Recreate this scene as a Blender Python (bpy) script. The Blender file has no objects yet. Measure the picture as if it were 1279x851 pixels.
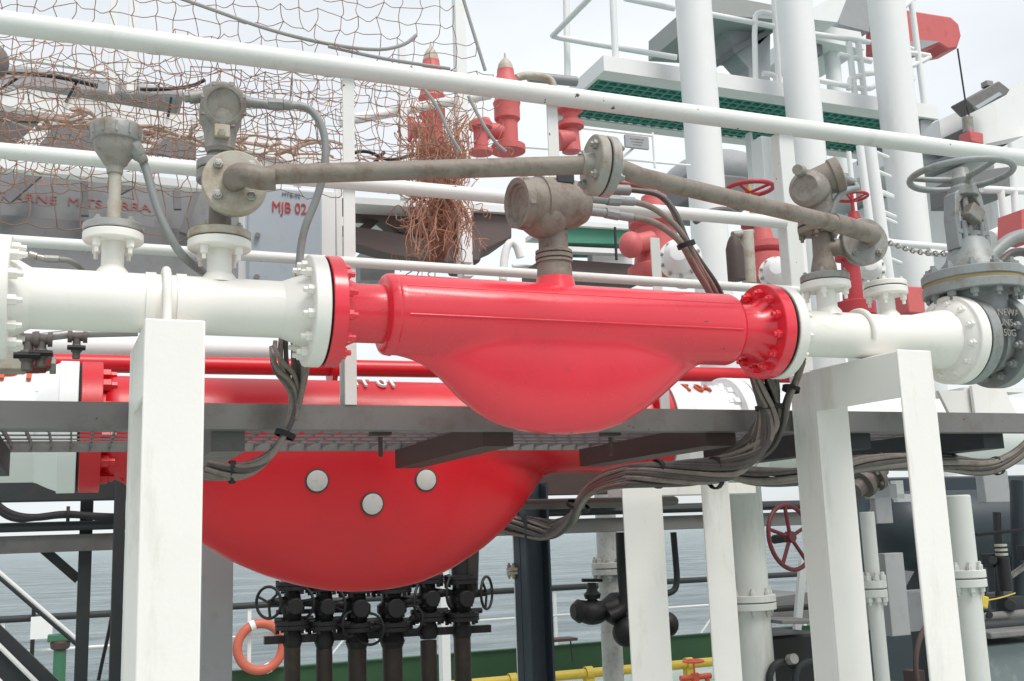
import bpy, bmesh, math, random
from mathutils import Vector, Matrix, noise
rnd = random.Random(7)
R = math.radians
scene = bpy.context.scene
COL = scene.collection

# ---------------------------------------------------------------- camera
F_PX, PW, PH = 1330.0, 1279.0, 851.0
AZ, PITCH, ROLL, CAM_H = R(22.4), R(10.3), R(2.05), 2.1
fh = Vector((math.sin(AZ), math.cos(AZ), 0)); rh = Vector((math.cos(AZ), -math.sin(AZ), 0)); zz = Vector((0, 0, 1))
FW = fh*math.cos(PITCH) + zz*math.sin(PITCH)
u0 = -fh*math.sin(PITCH) + zz*math.cos(PITCH)
RT = rh*math.cos(ROLL) - u0*math.sin(ROLL)
UP = rh*math.sin(ROLL) + u0*math.cos(ROLL)
CAM = Vector((0, 0, CAM_H))
cd = bpy.data.cameras.new('camera'); cam = bpy.data.objects.new('camera', cd); COL.objects.link(cam)
cam.matrix_world = Matrix((( RT.x, UP.x, -FW.x, CAM.x), (RT.y, UP.y, -FW.y, CAM.y), (RT.z, UP.z, -FW.z, CAM.z), (0, 0, 0, 1)))
cd.sensor_width = 36; cd.lens = F_PX/PW*36; cd.clip_start = 0.05; cd.clip_end = 60000
scene.camera = cam

# ---------------------------------------------------------------- sky, sun, exposure
SUN_EL, SUN_AZ = R(58), R(163)          # azimuth measured from +Y towards +X
w = bpy.data.worlds.new('World'); scene.world = w; w.use_nodes = True
nt = w.node_tree; nt.nodes.clear()
out = nt.nodes.new('ShaderNodeOutputWorld'); bg = nt.nodes.new('ShaderNodeBackground')
sky = nt.nodes.new('ShaderNodeTexSky'); sky.sky_type = 'NISHITA'; sky.sun_disc = False
sky.sun_elevation = SUN_EL; sky.sun_rotation = SUN_AZ; sky.air_density = 1.0; sky.dust_density = 4.0; sky.ozone_density = 1.0
tc = nt.nodes.new('ShaderNodeTexCoord'); mp = nt.nodes.new('ShaderNodeMapping'); mp.inputs['Scale'].default_value = (1, 1, 2.5)
nz = nt.nodes.new('ShaderNodeTexNoise'); nz.inputs['Scale'].default_value = 1.6; nz.inputs['Detail'].default_value = 5; nz.inputs['Roughness'].default_value = .5
rp = nt.nodes.new('ShaderNodeMapRange'); rp.inputs['From Min'].default_value = .35; rp.inputs['From Max'].default_value = .7
rp.inputs['To Min'].default_value = .62; rp.inputs['To Max'].default_value = .97
mx = nt.nodes.new('ShaderNodeMixRGB'); mx.inputs['Color2'].default_value = (10.0, 10.45, 10.7, 1)
nt.links.new(tc.outputs['Generated'], mp.inputs['Vector']); nt.links.new(mp.outputs['Vector'], nz.inputs['Vector'])
nt.links.new(nz.outputs['Fac'], rp.inputs['Value']); nt.links.new(rp.outputs['Result'], mx.inputs['Fac'])
nt.links.new(sky.outputs['Color'], mx.inputs['Color1']); nt.links.new(mx.outputs['Color'], bg.inputs['Color'])
bg.inputs['Strength'].default_value = 0.09
nt.links.new(bg.outputs['Background'], out.inputs['Surface'])
ld = bpy.data.lights.new('sun', 'SUN'); sun = bpy.data.objects.new('sun', ld); COL.objects.link(sun)
ld.energy = 2.1; ld.angle = R(24); ld.color = (1, .965, .91)
sd = Vector((math.sin(SUN_AZ)*math.cos(SUN_EL), math.cos(SUN_AZ)*math.cos(SUN_EL), math.sin(SUN_EL)))
sun.rotation_euler = sd.to_track_quat('Z', 'Y').to_euler()
scene.view_settings.view_transform = 'Standard'; scene.view_settings.look = 'None'
scene.view_settings.exposure = 0.22; scene.view_settings.gamma = 1

# ---------------------------------------------------------------- pixel ray helpers (a point of the photo at a known depth plane)
def ray(x, y): return FW*F_PX + RT*(x-PW/2) - UP*(y-PH/2)
def P(x, y, Y):
    r = ray(x, y); return CAM + r*(Y/r.y)
def PZ(x, y, z):
    r = ray(x, y); return CAM + r*((z-CAM_H)/r.z)
def dep(p): return (p-CAM).dot(FW)
def M(px, x, y, Y): return px*dep(P(x, y, Y))/F_PX      # pixels -> metres there
def proj(p):
    d = p-CAM; k = F_PX/d.dot(FW); return PW/2+d.dot(RT)*k, PH/2-d.dot(UP)*k
def XA(px, Y, z):                                       # X where the line (Y,z) passes image column px
    a, b = -30.0, 60.0
    for _ in range(60):
        m_ = (a+b)/2; p = Vector((m_, Y, z))
        if (p-CAM).dot(FW) <= .05 or proj(p)[0] < px: a = m_
        else: b = m_
    return (a+b)/2
V = Vector

# ---------------------------------------------------------------- materials
def mat(name, col, rough=.5, metal=0, var=.12, dirt=None, damt=.0, dscale=9, bump=.15, bscale=60, coat=0, streak=False, spots=.0):
    m = bpy.data.materials.new(name); m.use_nodes = True; n = m.node_tree; b = n.nodes['Principled BSDF']
    g = n.nodes.new('ShaderNodeNewGeometry')
    def nod(t, **k):
        q = n.nodes.new(t)
        for a_, v_ in k.items(): q.inputs[a_.replace('_', ' ')].default_value = v_
        return q
    n1 = nod('ShaderNodeTexNoise', Scale=5.0, Detail=6.0, Roughness=.6); n.links.new(g.outputs['Position'], n1.inputs['Vector'])
    c1 = n.nodes.new('ShaderNodeMixRGB')
    c1.inputs['Color1'].default_value = (*[c*(1-var) for c in col], 1); c1.inputs['Color2'].default_value = (*[min(1, c*(1+var)) for c in col], 1)
    n.links.new(n1.outputs['Fac'], c1.inputs['Fac']); last = c1.outputs['Color']
    if dirt and damt > 0:
        mpn = n.nodes.new('ShaderNodeMapping'); mpn.inputs['Scale'].default_value = (1, 1, .22) if streak else (1, 1, 1)
        n.links.new(g.outputs['Position'], mpn.inputs['Vector'])
        n2 = nod('ShaderNodeTexNoise', Scale=float(dscale), Detail=8.0, Roughness=.68); n.links.new(mpn.outputs['Vector'], n2.inputs['Vector'])
        r2 = n.nodes.new('ShaderNodeMapRange'); r2.inputs['From Min'].default_value = .62-.3*damt; r2.inputs['From Max'].default_value = .8-.15*damt
        r2.inputs['To Max'].default_value = min(1, .35+damt)
        n.links.new(n2.outputs['Fac'], r2.inputs['Value'])
        c2 = n.nodes.new('ShaderNodeMixRGB'); c2.inputs['Color2'].default_value = (*dirt, 1)
        n.links.new(r2.outputs['Result'], c2.inputs['Fac']); n.links.new(last, c2.inputs['Color1']); last = c2.outputs['Color']
    if spots > 0:
        n4 = nod('ShaderNodeTexNoise', Scale=26.0, Detail=3.0, Roughness=.5); n.links.new(g.outputs['Position'], n4.inputs['Vector'])
        r4 = n.nodes.new('ShaderNodeMapRange'); r4.inputs['From Min'].default_value = .73-.05*spots; r4.inputs['From Max'].default_value = .75-.04*spots
        n.links.new(n4.outputs['Fac'], r4.inputs['Value'])
        c4 = n.nodes.new('ShaderNodeMixRGB'); c4.inputs['Color2'].default_value = (.10, .06, .04, 1)
        n.links.new(r4.outputs['Result'], c4.inputs['Fac']); n.links.new(last, c4.inputs['Color1']); last = c4.outputs['Color']
    n.links.new(last, b.inputs['Base Color'])
    rr = n.nodes.new('ShaderNodeMapRange'); rr.inputs['To Min'].default_value = max(.05, rough-.1); rr.inputs['To Max'].default_value = min(1, rough+.12)
    n.links.new(n1.outputs['Fac'], rr.inputs['Value']); n.links.new(rr.outputs['Result'], b.inputs['Roughness'])
    b.inputs['Metallic'].default_value = metal; b.inputs['Coat Weight'].default_value = coat; b.inputs['Coat Roughness'].default_value = .16
    if bump > 0:
        n3 = nod('ShaderNodeTexNoise', Scale=float(bscale), Detail=5.0, Roughness=.6); n.links.new(g.outputs['Position'], n3.inputs['Vector'])
        bp = n.nodes.new('ShaderNodeBump'); bp.inputs['Strength'].default_value = bump; bp.inputs['Distance'].default_value = .004
        n.links.new(n3.outputs['Fac'], bp.inputs['Height']); n.links.new(bp.outputs['Normal'], b.inputs['Normal'])
    return m
RUST = (.16, .075, .035)
WHITE = mat('white_paint', (.81, .785, .74), .42, var=.04, dirt=(.50, .47, .40), damt=.16, dscale=5, bump=.18, bscale=38, coat=.1)
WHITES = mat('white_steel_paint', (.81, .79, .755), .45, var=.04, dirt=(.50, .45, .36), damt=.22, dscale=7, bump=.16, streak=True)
WRAIL = mat('white_rail_paint', (.72, .73, .71), .5, var=.05, dirt=(.42, .34, .26), damt=.14, dscale=8, bump=.2, spots=.25)
WFAR = mat('far_white_paint', (.79, .79, .785), .55, var=.04, dirt=(.5, .46, .42), damt=.16, dscale=1.5, bump=.05, streak=True)
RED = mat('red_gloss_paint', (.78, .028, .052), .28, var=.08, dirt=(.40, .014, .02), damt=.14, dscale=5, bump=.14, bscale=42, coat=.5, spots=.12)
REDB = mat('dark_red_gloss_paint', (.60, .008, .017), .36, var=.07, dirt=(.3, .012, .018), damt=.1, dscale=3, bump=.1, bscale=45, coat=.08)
REDF = mat('faded_red_paint', (.58, .125, .125), .55, var=.1, dirt=(.30, .05, .045), damt=.25, bump=.15)
REDW = mat('red_wheel_paint', (.40, .03, .04), .5, var=.1, bump=.1)
GREY = mat('weathered_grey', (.31, .31, .295), .5, .3, var=.25, dirt=(.20, .12, .07), damt=.5, dscale=14, bump=.35, bscale=70)
GREYL = mat('pale_weathered_flange', (.46, .43, .37), .6, .1, var=.12, dirt=(.30, .20, .11), damt=.55, dscale=12, bump=.35, bscale=70)
BROWNG = mat('grimy_brown_grey', (.25, .215, .185), .62, .15, var=.2, dirt=(.13, .075, .05), damt=.5, dscale=16, bump=.4, bscale=80)
BGREY = mat('transmitter_grey', (.31, .29, .265), .55, .2, var=.18, dirt=(.16, .11, .08), damt=.5, dscale=18, bump=.3, bscale=90)
STEEL = mat('dull_steel', (.42, .41, .39), .4, .7, var=.15, dirt=(.2, .14, .1), damt=.25, dscale=20, bump=.2)
VALVE = mat('grey_valve_paint', (.28, .30, .30), .5, .2, var=.2, dirt=(.17, .125, .085), damt=.48, dscale=12, bump=.35, bscale=50)
GREYP = mat('grey_steel_paint', (.17, .165, .162), .6, 0, var=.15, dirt=(.10, .075, .06), damt=.35, dscale=7, bump=.2, spots=.1)
DARK = mat('dark_grey_steel', (.022, .027, .03), .6, 0, var=.2, dirt=(.05, .035, .028), damt=.3, bump=.2)
DARKB = mat('dark_brown_steel', (.07, .045, .042), .65, 0, var=.2, dirt=(.1, .06, .04), damt=.3, bump=.2)
BLACK = mat('black_iron', (.012, .011, .012), .55, .1, var=.3, bump=.2)
BLACKR = mat('black_rubber', (.015, .015, .016), .7, bump=.1)
GRATE = mat('galvanised_grating', (.19, .17, .175), .6, .3, var=.2, bump=.2)
CABLE = mat('cable_jacket', (.23, .195, .17), .42, 0, var=.2, dirt=(.09, .06, .045), damt=.4, dscale=22, bump=.3, bscale=130)
CABLED = mat('dark_cable_jacket', (.085, .075, .07), .4, 0, var=.3, dirt=(.17, .14, .11), damt=.35, dscale=20, bump=.3, bscale=120)
CABLER = mat('rusty_red_cable', (.33, .12, .10), .6, 0, var=.2, dirt=(.12, .06, .05), damt=.4, dscale=20, bump=.3)
CONDUIT = mat('grey_conduit', (.26, .27, .27), .5, .1, var=.15, dirt=(.16, .12, .1), damt=.3, dscale=18, bump=.2)
NETG = mat('net_twine_grey', (.27, .17, .13), .85, var=.25, bump=0)
NETO = mat('net_twine_orange', (.46, .23, .16), .85, var=.25, bump=0)
ROPE = mat('pale_rope', (.34, .34, .33), .85, var=.2, bump=.4, bscale=160)
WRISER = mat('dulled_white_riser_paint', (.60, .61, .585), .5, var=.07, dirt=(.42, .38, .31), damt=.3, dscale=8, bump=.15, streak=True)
REDWD = mat('dark_red_wheel', (.14, .018, .024), .5, var=.15, bump=.1)
GREENG = mat('green_grating', (.10, .32, .27), .6, var=.12, bump=.1)
GREEND = mat('green_deck_paint', (.045, .17, .095), .55, var=.2, dirt=(.12, .12, .09), damt=.3, bump=.15)
GREENB = mat('dark_green_coaming', (.018, .065, .022), .55, var=.2, bump=.1)
YELLOW = mat('yellow_pipe_paint', (.58, .42, .05), .45, var=.1, dirt=(.3, .2, .05), damt=.25, bump=.1)
ORANGE = mat('orange_buoy_plastic', (.52, .12, .075), .5, var=.08, bump=.05)
BOXG = mat('blue_grey_box_paint', (.38, .43, .48), .5, var=.05, dirt=(.24, .25, .27), damt=.2, bump=.08)
PANELS = mat('darker_grey_panel', (.25, .25, .26), .65, var=.12, dirt=(.17, .15, .15), damt=.35, bump=.05)  # a darker grey than the plain panel paint
FRAMEB = mat('faded_brown_steel', (.12, .09, .085), .65, var=.2, dirt=(.16, .09, .07), damt=.35, bump=.15)
PANELG = mat('grey_panel', (.33, .335, .345), .6, var=.08, dirt=(.25, .23, .22), damt=.25, bump=.05)
PANELM = mat('mid_grey_panel', (.19, .185, .19), .65, var=.1, dirt=(.12, .1, .1), damt=.25, bump=.05)
PANELD = mat('dark_awning', (.13, .12, .125), .7, var=.15, bump=.1)
TANKB = mat('blue_black_tank', (.022, .034, .044), .5, var=.2, dirt=(.06, .08, .095), damt=.3, dscale=2.5, bump=.1)
TEXTF = mat('faded_red_lettering', (.36, .12, .115), .7, var=.2, dirt=(.33, .30, .30), damt=.4, dscale=25, bump=0)
TEXTR = mat('red_lettering', (.46, .05, .045), .6, var=.1, bump=0)
TEXTO = mat('orange_red_lettering', (.58, .10, .05), .6, var=.1, bump=0)
TEXTW = mat('white_lettering', (.78, .78, .74), .6, var=.05, bump=0)
TEXTD = mat('grey_lettering', (.12, .12, .13), .6, var=.05, bump=0)
GASK = mat('black_gasket', (.012, .012, .013), .7, bump=0)
GASKY = mat('ochre_gasket', (.33, .25, .13), .7, bump=.1)
LENSM = mat('pale_lens', (.42, .45, .47), .2, var=.05, bump=0)
DISC = mat('pale_disc', (.60, .56, .54), .6, var=.06, dirt=(.4, .34, .32), damt=.3, dscale=40, bump=.1)

# ---------------------------------------------------------------- mesh builder
ORG = {}
class MB:
    def __init__(s): s.bm = bmesh.new()
    def box(s, c, size, rot=None):
        mtx = Matrix.Translation(c) @ (rot.to_4x4() if rot else Matrix.Identity(4)) @ Matrix.Diagonal((*size, 1))
        bmesh.ops.create_cube(s.bm, size=1, matrix=mtx); return s
    def bar(s, p, q, w_, h_, up=None):
        p, q = V(p), V(q); d = q-p; L = d.length; d.normalize()
        ref = V(up) if up is not None else (V((0, 0, 1)) if abs(d.z) < .9 else V((0, 1, 0)))
        sd_ = d.cross(ref).normalized(); u = sd_.cross(d)
        rot = Matrix((d, sd_, u)).transposed()
        return s.box((p+q)/2, (L, w_, h_), rot)
    def lathe(s, o, ax, prof, seg=32, ref=None):
        o = V(o); ax = V(ax).normalized()
        a = ax.cross(V(ref) if ref else (V((0, 0, 1)) if abs(ax.z) < .9 else V((1, 0, 0)))).normalized(); b = ax.cross(a)
        rings = []
        for t, r in prof:
            if r < 1e-6: rings.append([s.bm.verts.new(o+ax*t)])
            else: rings.append([s.bm.verts.new(o+ax*t+(a*math.cos(2*math.pi*i/seg)+b*math.sin(2*math.pi*i/seg))*r) for i in range(seg)])
        for A, B in zip(rings, rings[1:]):
            if len(A) == 1 and len(B) == 1: continue
            for i in range(seg):
                j = (i+1) % seg
                try:
                    if len(A) == 1: s.bm.faces.new((A[0], B[i], B[j]))
                    elif len(B) == 1: s.bm.faces.new((A[i], B[0], A[j]))
                    else: s.bm.faces.new((A[i], B[i], B[j], A[j]))
                except ValueError: pass
        return s
    def cyl(s, p, q, r, r2=None, seg=20):
        p, q = V(p), V(q); L = (q-p).length; r2 = r if r2 is None else r2; e = min(r, r2, L)*.08
        return s.lathe(p, q-p, [(0, 0), (0, r-e), (e, r), (L-e, r2), (L, r2-e), (L, 0)], seg)
    def tube(s, pts, r, seg=10, sm=0, caps=True):
        pts = [V(p) for p in pts]
        for _ in range(sm):
            n_ = [pts[0]]
            for a, b in zip(pts, pts[1:]): n_ += [a.lerp(b, .25), a.lerp(b, .75)]
            n_.append(pts[-1]); pts = n_
        up = V((0, 0, 1)); rings = []; pa = None
        for i, p in enumerate(pts):
            d = (pts[min(i+1, len(pts)-1)]-pts[max(i-1, 0)])
            if d.length < 1e-9: d = V((1, 0, 0))
            d.normalize()
            if pa is None: pa = d.cross(up if abs(d.z) < .9 else V((1, 0, 0))).normalized()
            else:
                pa = pa-d*pa.dot(d)
                pa = pa.normalized() if pa.length > 1e-6 else d.orthogonal().normalized()
            b = d.cross(pa); rr = r(i/(len(pts)-1)) if callable(r) else r
            rings.append([s.bm.verts.new(p+(pa*math.cos(2*math.pi*k/seg)+b*math.sin(2*math.pi*k/seg))*rr) for k in range(seg)])
        for A, B in zip(rings, rings[1:]):
            for k in range(seg): s.bm.faces.new((A[k], B[k], B[(k+1) % seg], A[(k+1) % seg]))
        if caps: s.bm.faces.new(rings[0]); s.bm.faces.new(rings[-1])
        return s
    def prism(s, pts, ext):
        ext = V(ext); a = [s.bm.verts.new(V(p)) for p in pts]; b = [s.bm.verts.new(V(p)+ext) for p in pts]
        s.bm.faces.new(a); s.bm.faces.new(b); n_ = len(a)
        for i in range(n_): s.bm.faces.new((a[i], a[(i+1) % n_], b[(i+1) % n_], b[i]))
        return s
    def ring(s, c, ax, R_, r, seg=40, ms=10):
        c = V(c); ax = V(ax).normalized(); a = ax.orthogonal().normalized(); b = ax.cross(a); rings = []
        for i in range(seg):
            t = 2*math.pi*i/seg; d = a*math.cos(t)+b*math.sin(t)
            rings.append([s.bm.verts.new(c+d*(R_+r*math.cos(2*math.pi*k/ms))+ax*r*math.sin(2*math.pi*k/ms)) for k in range(ms)])
        for i in range(seg):
            A, B = rings[i], rings[(i+1) % seg]
            for k in range(ms): s.bm.faces.new((A[k], A[(k+1) % ms], B[(k+1) % ms], B[k]))
        return s
    def sphere(s, c, r, sc=(1, 1, 1), seg=20):
        mtx = Matrix.Translation(c) @ Matrix.Diagonal((r*sc[0], r*sc[1], r*sc[2], 1))
        bmesh.ops.create_uvsphere(s.bm, u_segments=seg, v_segments=seg//2, radius=1, matrix=mtx); return s
    def build(s, name, m, parent=None, bevel=0, smooth=True, label=None):
        org = ORG.get(parent.name, V((0, 0, 0))) if parent else V((0, 0, 0))
        bmesh.ops.recalc_face_normals(s.bm, faces=s.bm.faces)
        for v in s.bm.verts: v.co -= org
        me = bpy.data.meshes.new(name); s.bm.to_mesh(me); s.bm.free()
        if smooth:
            me.polygons.foreach_set('use_smooth', [True]*len(me.polygons)); me.set_sharp_from_angle(angle=R(38))
        me.materials.append(m); o = bpy.data.objects.new(name, me); COL.objects.link(o)
        if parent: o.parent = parent
        ORG[o.name] = org
        if bevel:
            md = o.modifiers.new('bevel', 'BEVEL'); md.width = bevel; md.segments = 2; md.limit_method = 'ANGLE'; md.angle_limit = R(50)
        if label: o['label'] = label
        return o
def tag(o, label, cat, group=None):
    o['label'] = label; o['category'] = cat; o['kind'] = 'thing'
    if group: o['group'] = group
    return o
def thing(name, label, cat, loc, group=None):
    o = bpy.data.objects.new(name, None); COL.objects.link(o); o.location = loc; o.empty_display_size = .1
    ORG[o.name] = V(loc); return tag(o, label, cat, group)
def solo(mb, name, m, label, cat, group=None, bevel=0):
    # one-mesh thing: origin at the centre of its bounding box base
    xs = [v.co.copy() for v in mb.bm.verts]
    lo = V((min(v.x for v in xs)+max(v.x for v in xs), min(v.y for v in xs)+max(v.y for v in xs), 0))/2; lo.z = min(v.z for v in xs)
    for v in mb.bm.verts: v.co -= lo
    o = mb.build(name, m, None, bevel); o.location = lo; ORG[o.name] = lo
    return tag(o, label, cat, group)
def bolts(parent, c, ax, Rb, n, s, m, length=None, ph=0, both=False):
    ax = V(ax).normalized(); a = ax.orthogonal().normalized()
    a = ax.cross(V((0, 0, 1)) if abs(ax.z) < .9 else V((1, 0, 0))).normalized(); b = ax.cross(a); first = None; L = length or s*1.2
    for i in range(n):
        t = 2*math.pi*(i+.5)/n+ph; p = V(c)+(a*math.cos(t)+b*math.sin(t))*Rb
        if first is None:
            q = MB(); q.lathe(V((0, 0, 0)), ax, [(0, 0), (0, s), (L*.75, s), (L*.82, s*.85), (L*.82, s*.6), (L*1.35, s*.55), (L*1.4, 0)], 6)
            first = q.build('bolt', m, parent, smooth=False); first.location = p-ORG[parent.name] ; me = first.data
            for v in me.vertices: v.co += ORG[parent.name]
        else:
            o = first.copy(); COL.objects.link(o); o.location = p-ORG[parent.name]
def flange(name, c, ax, Rf, th, m, parent, hub=None, nb=8, bs=.014, bm_=None, side=-1, bm_len=None, Rb=None, seg=48, label=None, hublen=None):
    """disc from c along ax by th; side -1: bolt heads on the face at c, +1 at the far face"""
    ax = V(ax).normalized(); c = V(c); e = .003
    prof = [(0, 0), (0, Rf-e), (e, Rf), (th-e, Rf), (th, Rf-e), (th, 0)]
    q = MB().lathe(c, ax, prof, seg)
    if hub:
        hl = hublen or .04
        o_ = c if side < 0 else c+ax*th
        q.lathe(o_, ax*side, [(-.002, 0), (-.002, hub*1.32), (hl*.25, hub*1.25), (hl, hub), (hl, 0)], seg)
    o = q.build(name, m, parent, label=label)
    if nb: bolts(o, c if side < 0 else c+ax*th, ax*side, Rb or Rf*.8, nb, bs, bm_ or m, bm_len)
    return o
def text(s, parent, m, origin, xdir, udir, size, depth=.002, name='lettering', align='LEFT', bold=0, xs=1):
    cu = bpy.data.curves.new('t', 'FONT'); cu.body = s; cu.size = size; cu.extrude = depth; cu.align_x = align; cu.offset = bold*size
    t = bpy.data.objects.new('t', cu); COL.objects.link(t); dg = bpy.context.evaluated_depsgraph_get(); dg.update()
    me = bpy.data.meshes.new_from_object(t.evaluated_get(dg)); bpy.data.objects.remove(t)
    x_ = V(xdir).normalized(); u_ = V(udir).normalized(); n_ = x_.cross(u_).normalized(); org = ORG[parent.name]
    for v in me.vertices: v.co = V(origin)+x_*v.co.x*xs+u_*v.co.y+n_*v.co.z-org
    me.materials.clear(); me.materials.append(m); o = bpy.data.objects.new(name, me); COL.objects.link(o); o.parent = parent
    return o
X, Yv, Z = V((1, 0, 0)), V((0, 1, 0)), V((0, 0, 1))
# ================================================================ SETTING
YP, ZP, RP = 3.155, 2.788, .0855
YR = 3.55
Z_PLAT, Z_TOP, Z_MID, Z_LOW = 2.553, 3.778, 3.345, 3.055
def structure(o): o['kind'] = 'structure'; return o
# sea
def sea_mat():
    m = bpy.data.materials.new('sea_water'); m.use_nodes = True; n = m.node_tree; b = n.nodes['Principled BSDF']
    g = n.nodes.new('ShaderNodeNewGeometry'); b.inputs['Base Color'].default_value = (.14, .215, .235, 1); b.inputs['Roughness'].default_value = .25; b.inputs['IOR'].default_value = 1.3
    a1 = n.nodes.new('ShaderNodeMapping'); a1.inputs['Scale'].default_value = (.35, 1.0, 1); a1.inputs['Rotation'].default_value = (0, 0, .5)
    n.links.new(g.outputs['Position'], a1.inputs['Vector'])
    ns = n.nodes.new('ShaderNodeTexNoise'); ns.inputs['Scale'].default_value = .6; ns.inputs['Detail'].default_value = 7; ns.inputs['Roughness'].default_value = .65
    n.links.new(a1.outputs['Vector'], ns.inputs['Vector'])
    n5 = n.nodes.new('ShaderNodeTexNoise'); n5.inputs['Scale'].default_value = .22; n5.inputs['Detail'].default_value = 9; n5.inputs['Roughness'].default_value = .72
    n.links.new(a1.outputs['Vector'], n5.inputs['Vector']); cr = n.nodes.new('ShaderNodeMapRange'); cr.inputs['From Min'].default_value = .38; cr.inputs['From Max'].default_value = .64
    n.links.new(n5.outputs['Fac'], cr.inputs['Value']); mc = n.nodes.new('ShaderNodeMixRGB'); mc.inputs['Color1'].default_value = (.10, .16, .18, 1); mc.inputs['Color2'].default_value = (.36, .45, .47, 1)
    n.links.new(cr.outputs['Result'], mc.inputs['Fac']); n.links.new(mc.outputs['Color'], b.inputs['Base Color'])
    bp = n.nodes.new('ShaderNodeBump'); bp.inputs['Strength'].default_value = 1.0; bp.inputs['Distance'].default_value = 4.0
    n.links.new(ns.outputs['Fac'], bp.inputs['Height']); n.links.new(bp.outputs['Normal'], b.inputs['Normal'])
    return m
q = MB(); q.box((0, 0, -3.5), (60000, 60000, .02)); structure(q.build('sea', sea_mat()))
DECKM = mat('pale_green_deck', (.36, .43, .385), .6, var=.15, dirt=(.55, .6, .56), damt=.5, dscale=1.5, bump=.1)
q = MB(); q.box((3, 4.4, -.1), (60, 22.6, .2)); structure(q.build('deck', DECKM))
q = MB(); q.box((3, 4.4, -2.0), (59.9, 22.5, 3.6)); structure(q.build('ship_hull', GREENB))

# far-off boat
bt = thing('fishing_boat', 'tiny dark boat far off on the sea near the horizon', 'boat', PZ(60, 691, -3.4))
bo = ORG[bt.name]
MB().prism([bo+V((-9, 0, 0)), bo+V((9, 0, 0)), bo+V((12, 0, 2.4)), bo+V((-9, 0, 1.8))], (0, 4, 0)).build('hull', DARK, bt)
MB().box(bo+V((-4, 2, 3.2)), (5, 3, 2.6)).build('cabin', DARKB, bt)

# ================================================================ FOREGROUND METER LINE
def xp(px, z=ZP): return XA(px, YP, z)
def axp(px): return V((xp(px), YP, ZP))
RF = .171
# --- left white spool
x0, x1 = xp(6), xp(400)
sp = thing('pipe_spool', 'thick white pipe spool at the left with two flanged nozzles and a clamp on top', 'pipe', (x0, YP, ZP-RP))
MB().lathe(V((x0, YP, ZP)), X, [(0, 0), (0, RP), (x1-x0, RP), (x1-x0, 0)], 56).build('pipe', WHITE, sp)
flange('flange', (x0-.03, YP, ZP), X, RF, .045, WHITE, sp, nb=12, side=1, bs=.015, bm_len=.026, hub=RP, hublen=.05)
flange('flange', (x1-.045, YP, ZP), X, RF, .045, WHITE, sp, nb=12, side=-1, bs=.015, bm_len=.024, hub=RP, hublen=.075)
flange('gasket', (x1+.0008, YP, ZP), X, RF*.965, .006, GASK, sp, nb=0)
def nozzle(parent, px, r, rf, topy, gpx=0, mt=WHITE, nb=4, Y=YP, zb=ZP):
    """vertical branch with its flange: topy = pixel height of the flange face"""
    cx = xp(px, zb+.15); zt = P(px, topy, Y).z; th = .026
    c = V((cx, Y, 0)); zs = zb+RP*.8
    prof = [(0, r+.02), (.02, r+.012), (.035, r), (zt-th-zs, r)]
    MB().lathe(V((cx, Y, zs)), Z, prof, 32).build('nozzle', mt, parent)
    f = flange('nozzle_flange', (cx, Y, zt-th), Z, rf, th, mt, parent, nb=nb, side=-1, bs=.012, bm_len=.03, Rb=rf*.76, seg=40)
    return cx, zt
n1x, n1z = nozzle(sp, 141, .031, .083, 292)
n2x, n2z = nozzle(sp, 274, .036, .092, 302)
# U-bolt clamp with its two collars
for i, dx in enumerate((-.042, .042)):
    MB().lathe(V((xp(206)+dx-.014, YP, ZP)), X, [(0, RP-.002), (0, RP+.005), (.028, RP+.005), (.028, RP-.002)], 48).build('pipe_collar', WHITE, sp)
def ubolt(px, rad, dz=-.12):
    q = MB(); cx = xp(px); pts = [V((cx, YP-RP-rad, ZP+dz))]
    for i in range(25):
        t = math.pi*(1-i/24); pts.append(V((cx, YP+math.cos(t)*(RP+rad), ZP+math.sin(t)*(RP+rad))))
    pts.append(V((cx, YP+RP+rad, ZP+dz))); return q.tube(pts, rad, 12)
ubolt(206, .0125, -.11).build('u_bolt', WHITE, sp)
# small spray tube fitting behind left flange
cf = thing('conduit_fitting', 'small grey cable gland and hose behind the left end of the white pipe', 'cable gland', P(38, 322, 3.25))
g0 = P(36, 318, 3.25); q = MB().cyl(g0, P(46, 321, 3.25), .012).cyl(P(46, 321, 3.25), P(56, 323, 3.25), .009); q.build('nipple', STEEL, cf)
MB().cyl(P(55, 323, 3.25), P(74, 324, 3.25), .011, seg=8).build('gland', GREY, cf)
MB().tube([P(73, 324, 3.25), P(85, 325, 3.26), P(95, 330, 3.28), P(103, 337, 3.32), P(108, 350, 3.34)], .0085, 10, 2).build('hose', GREY, cf)

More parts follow.
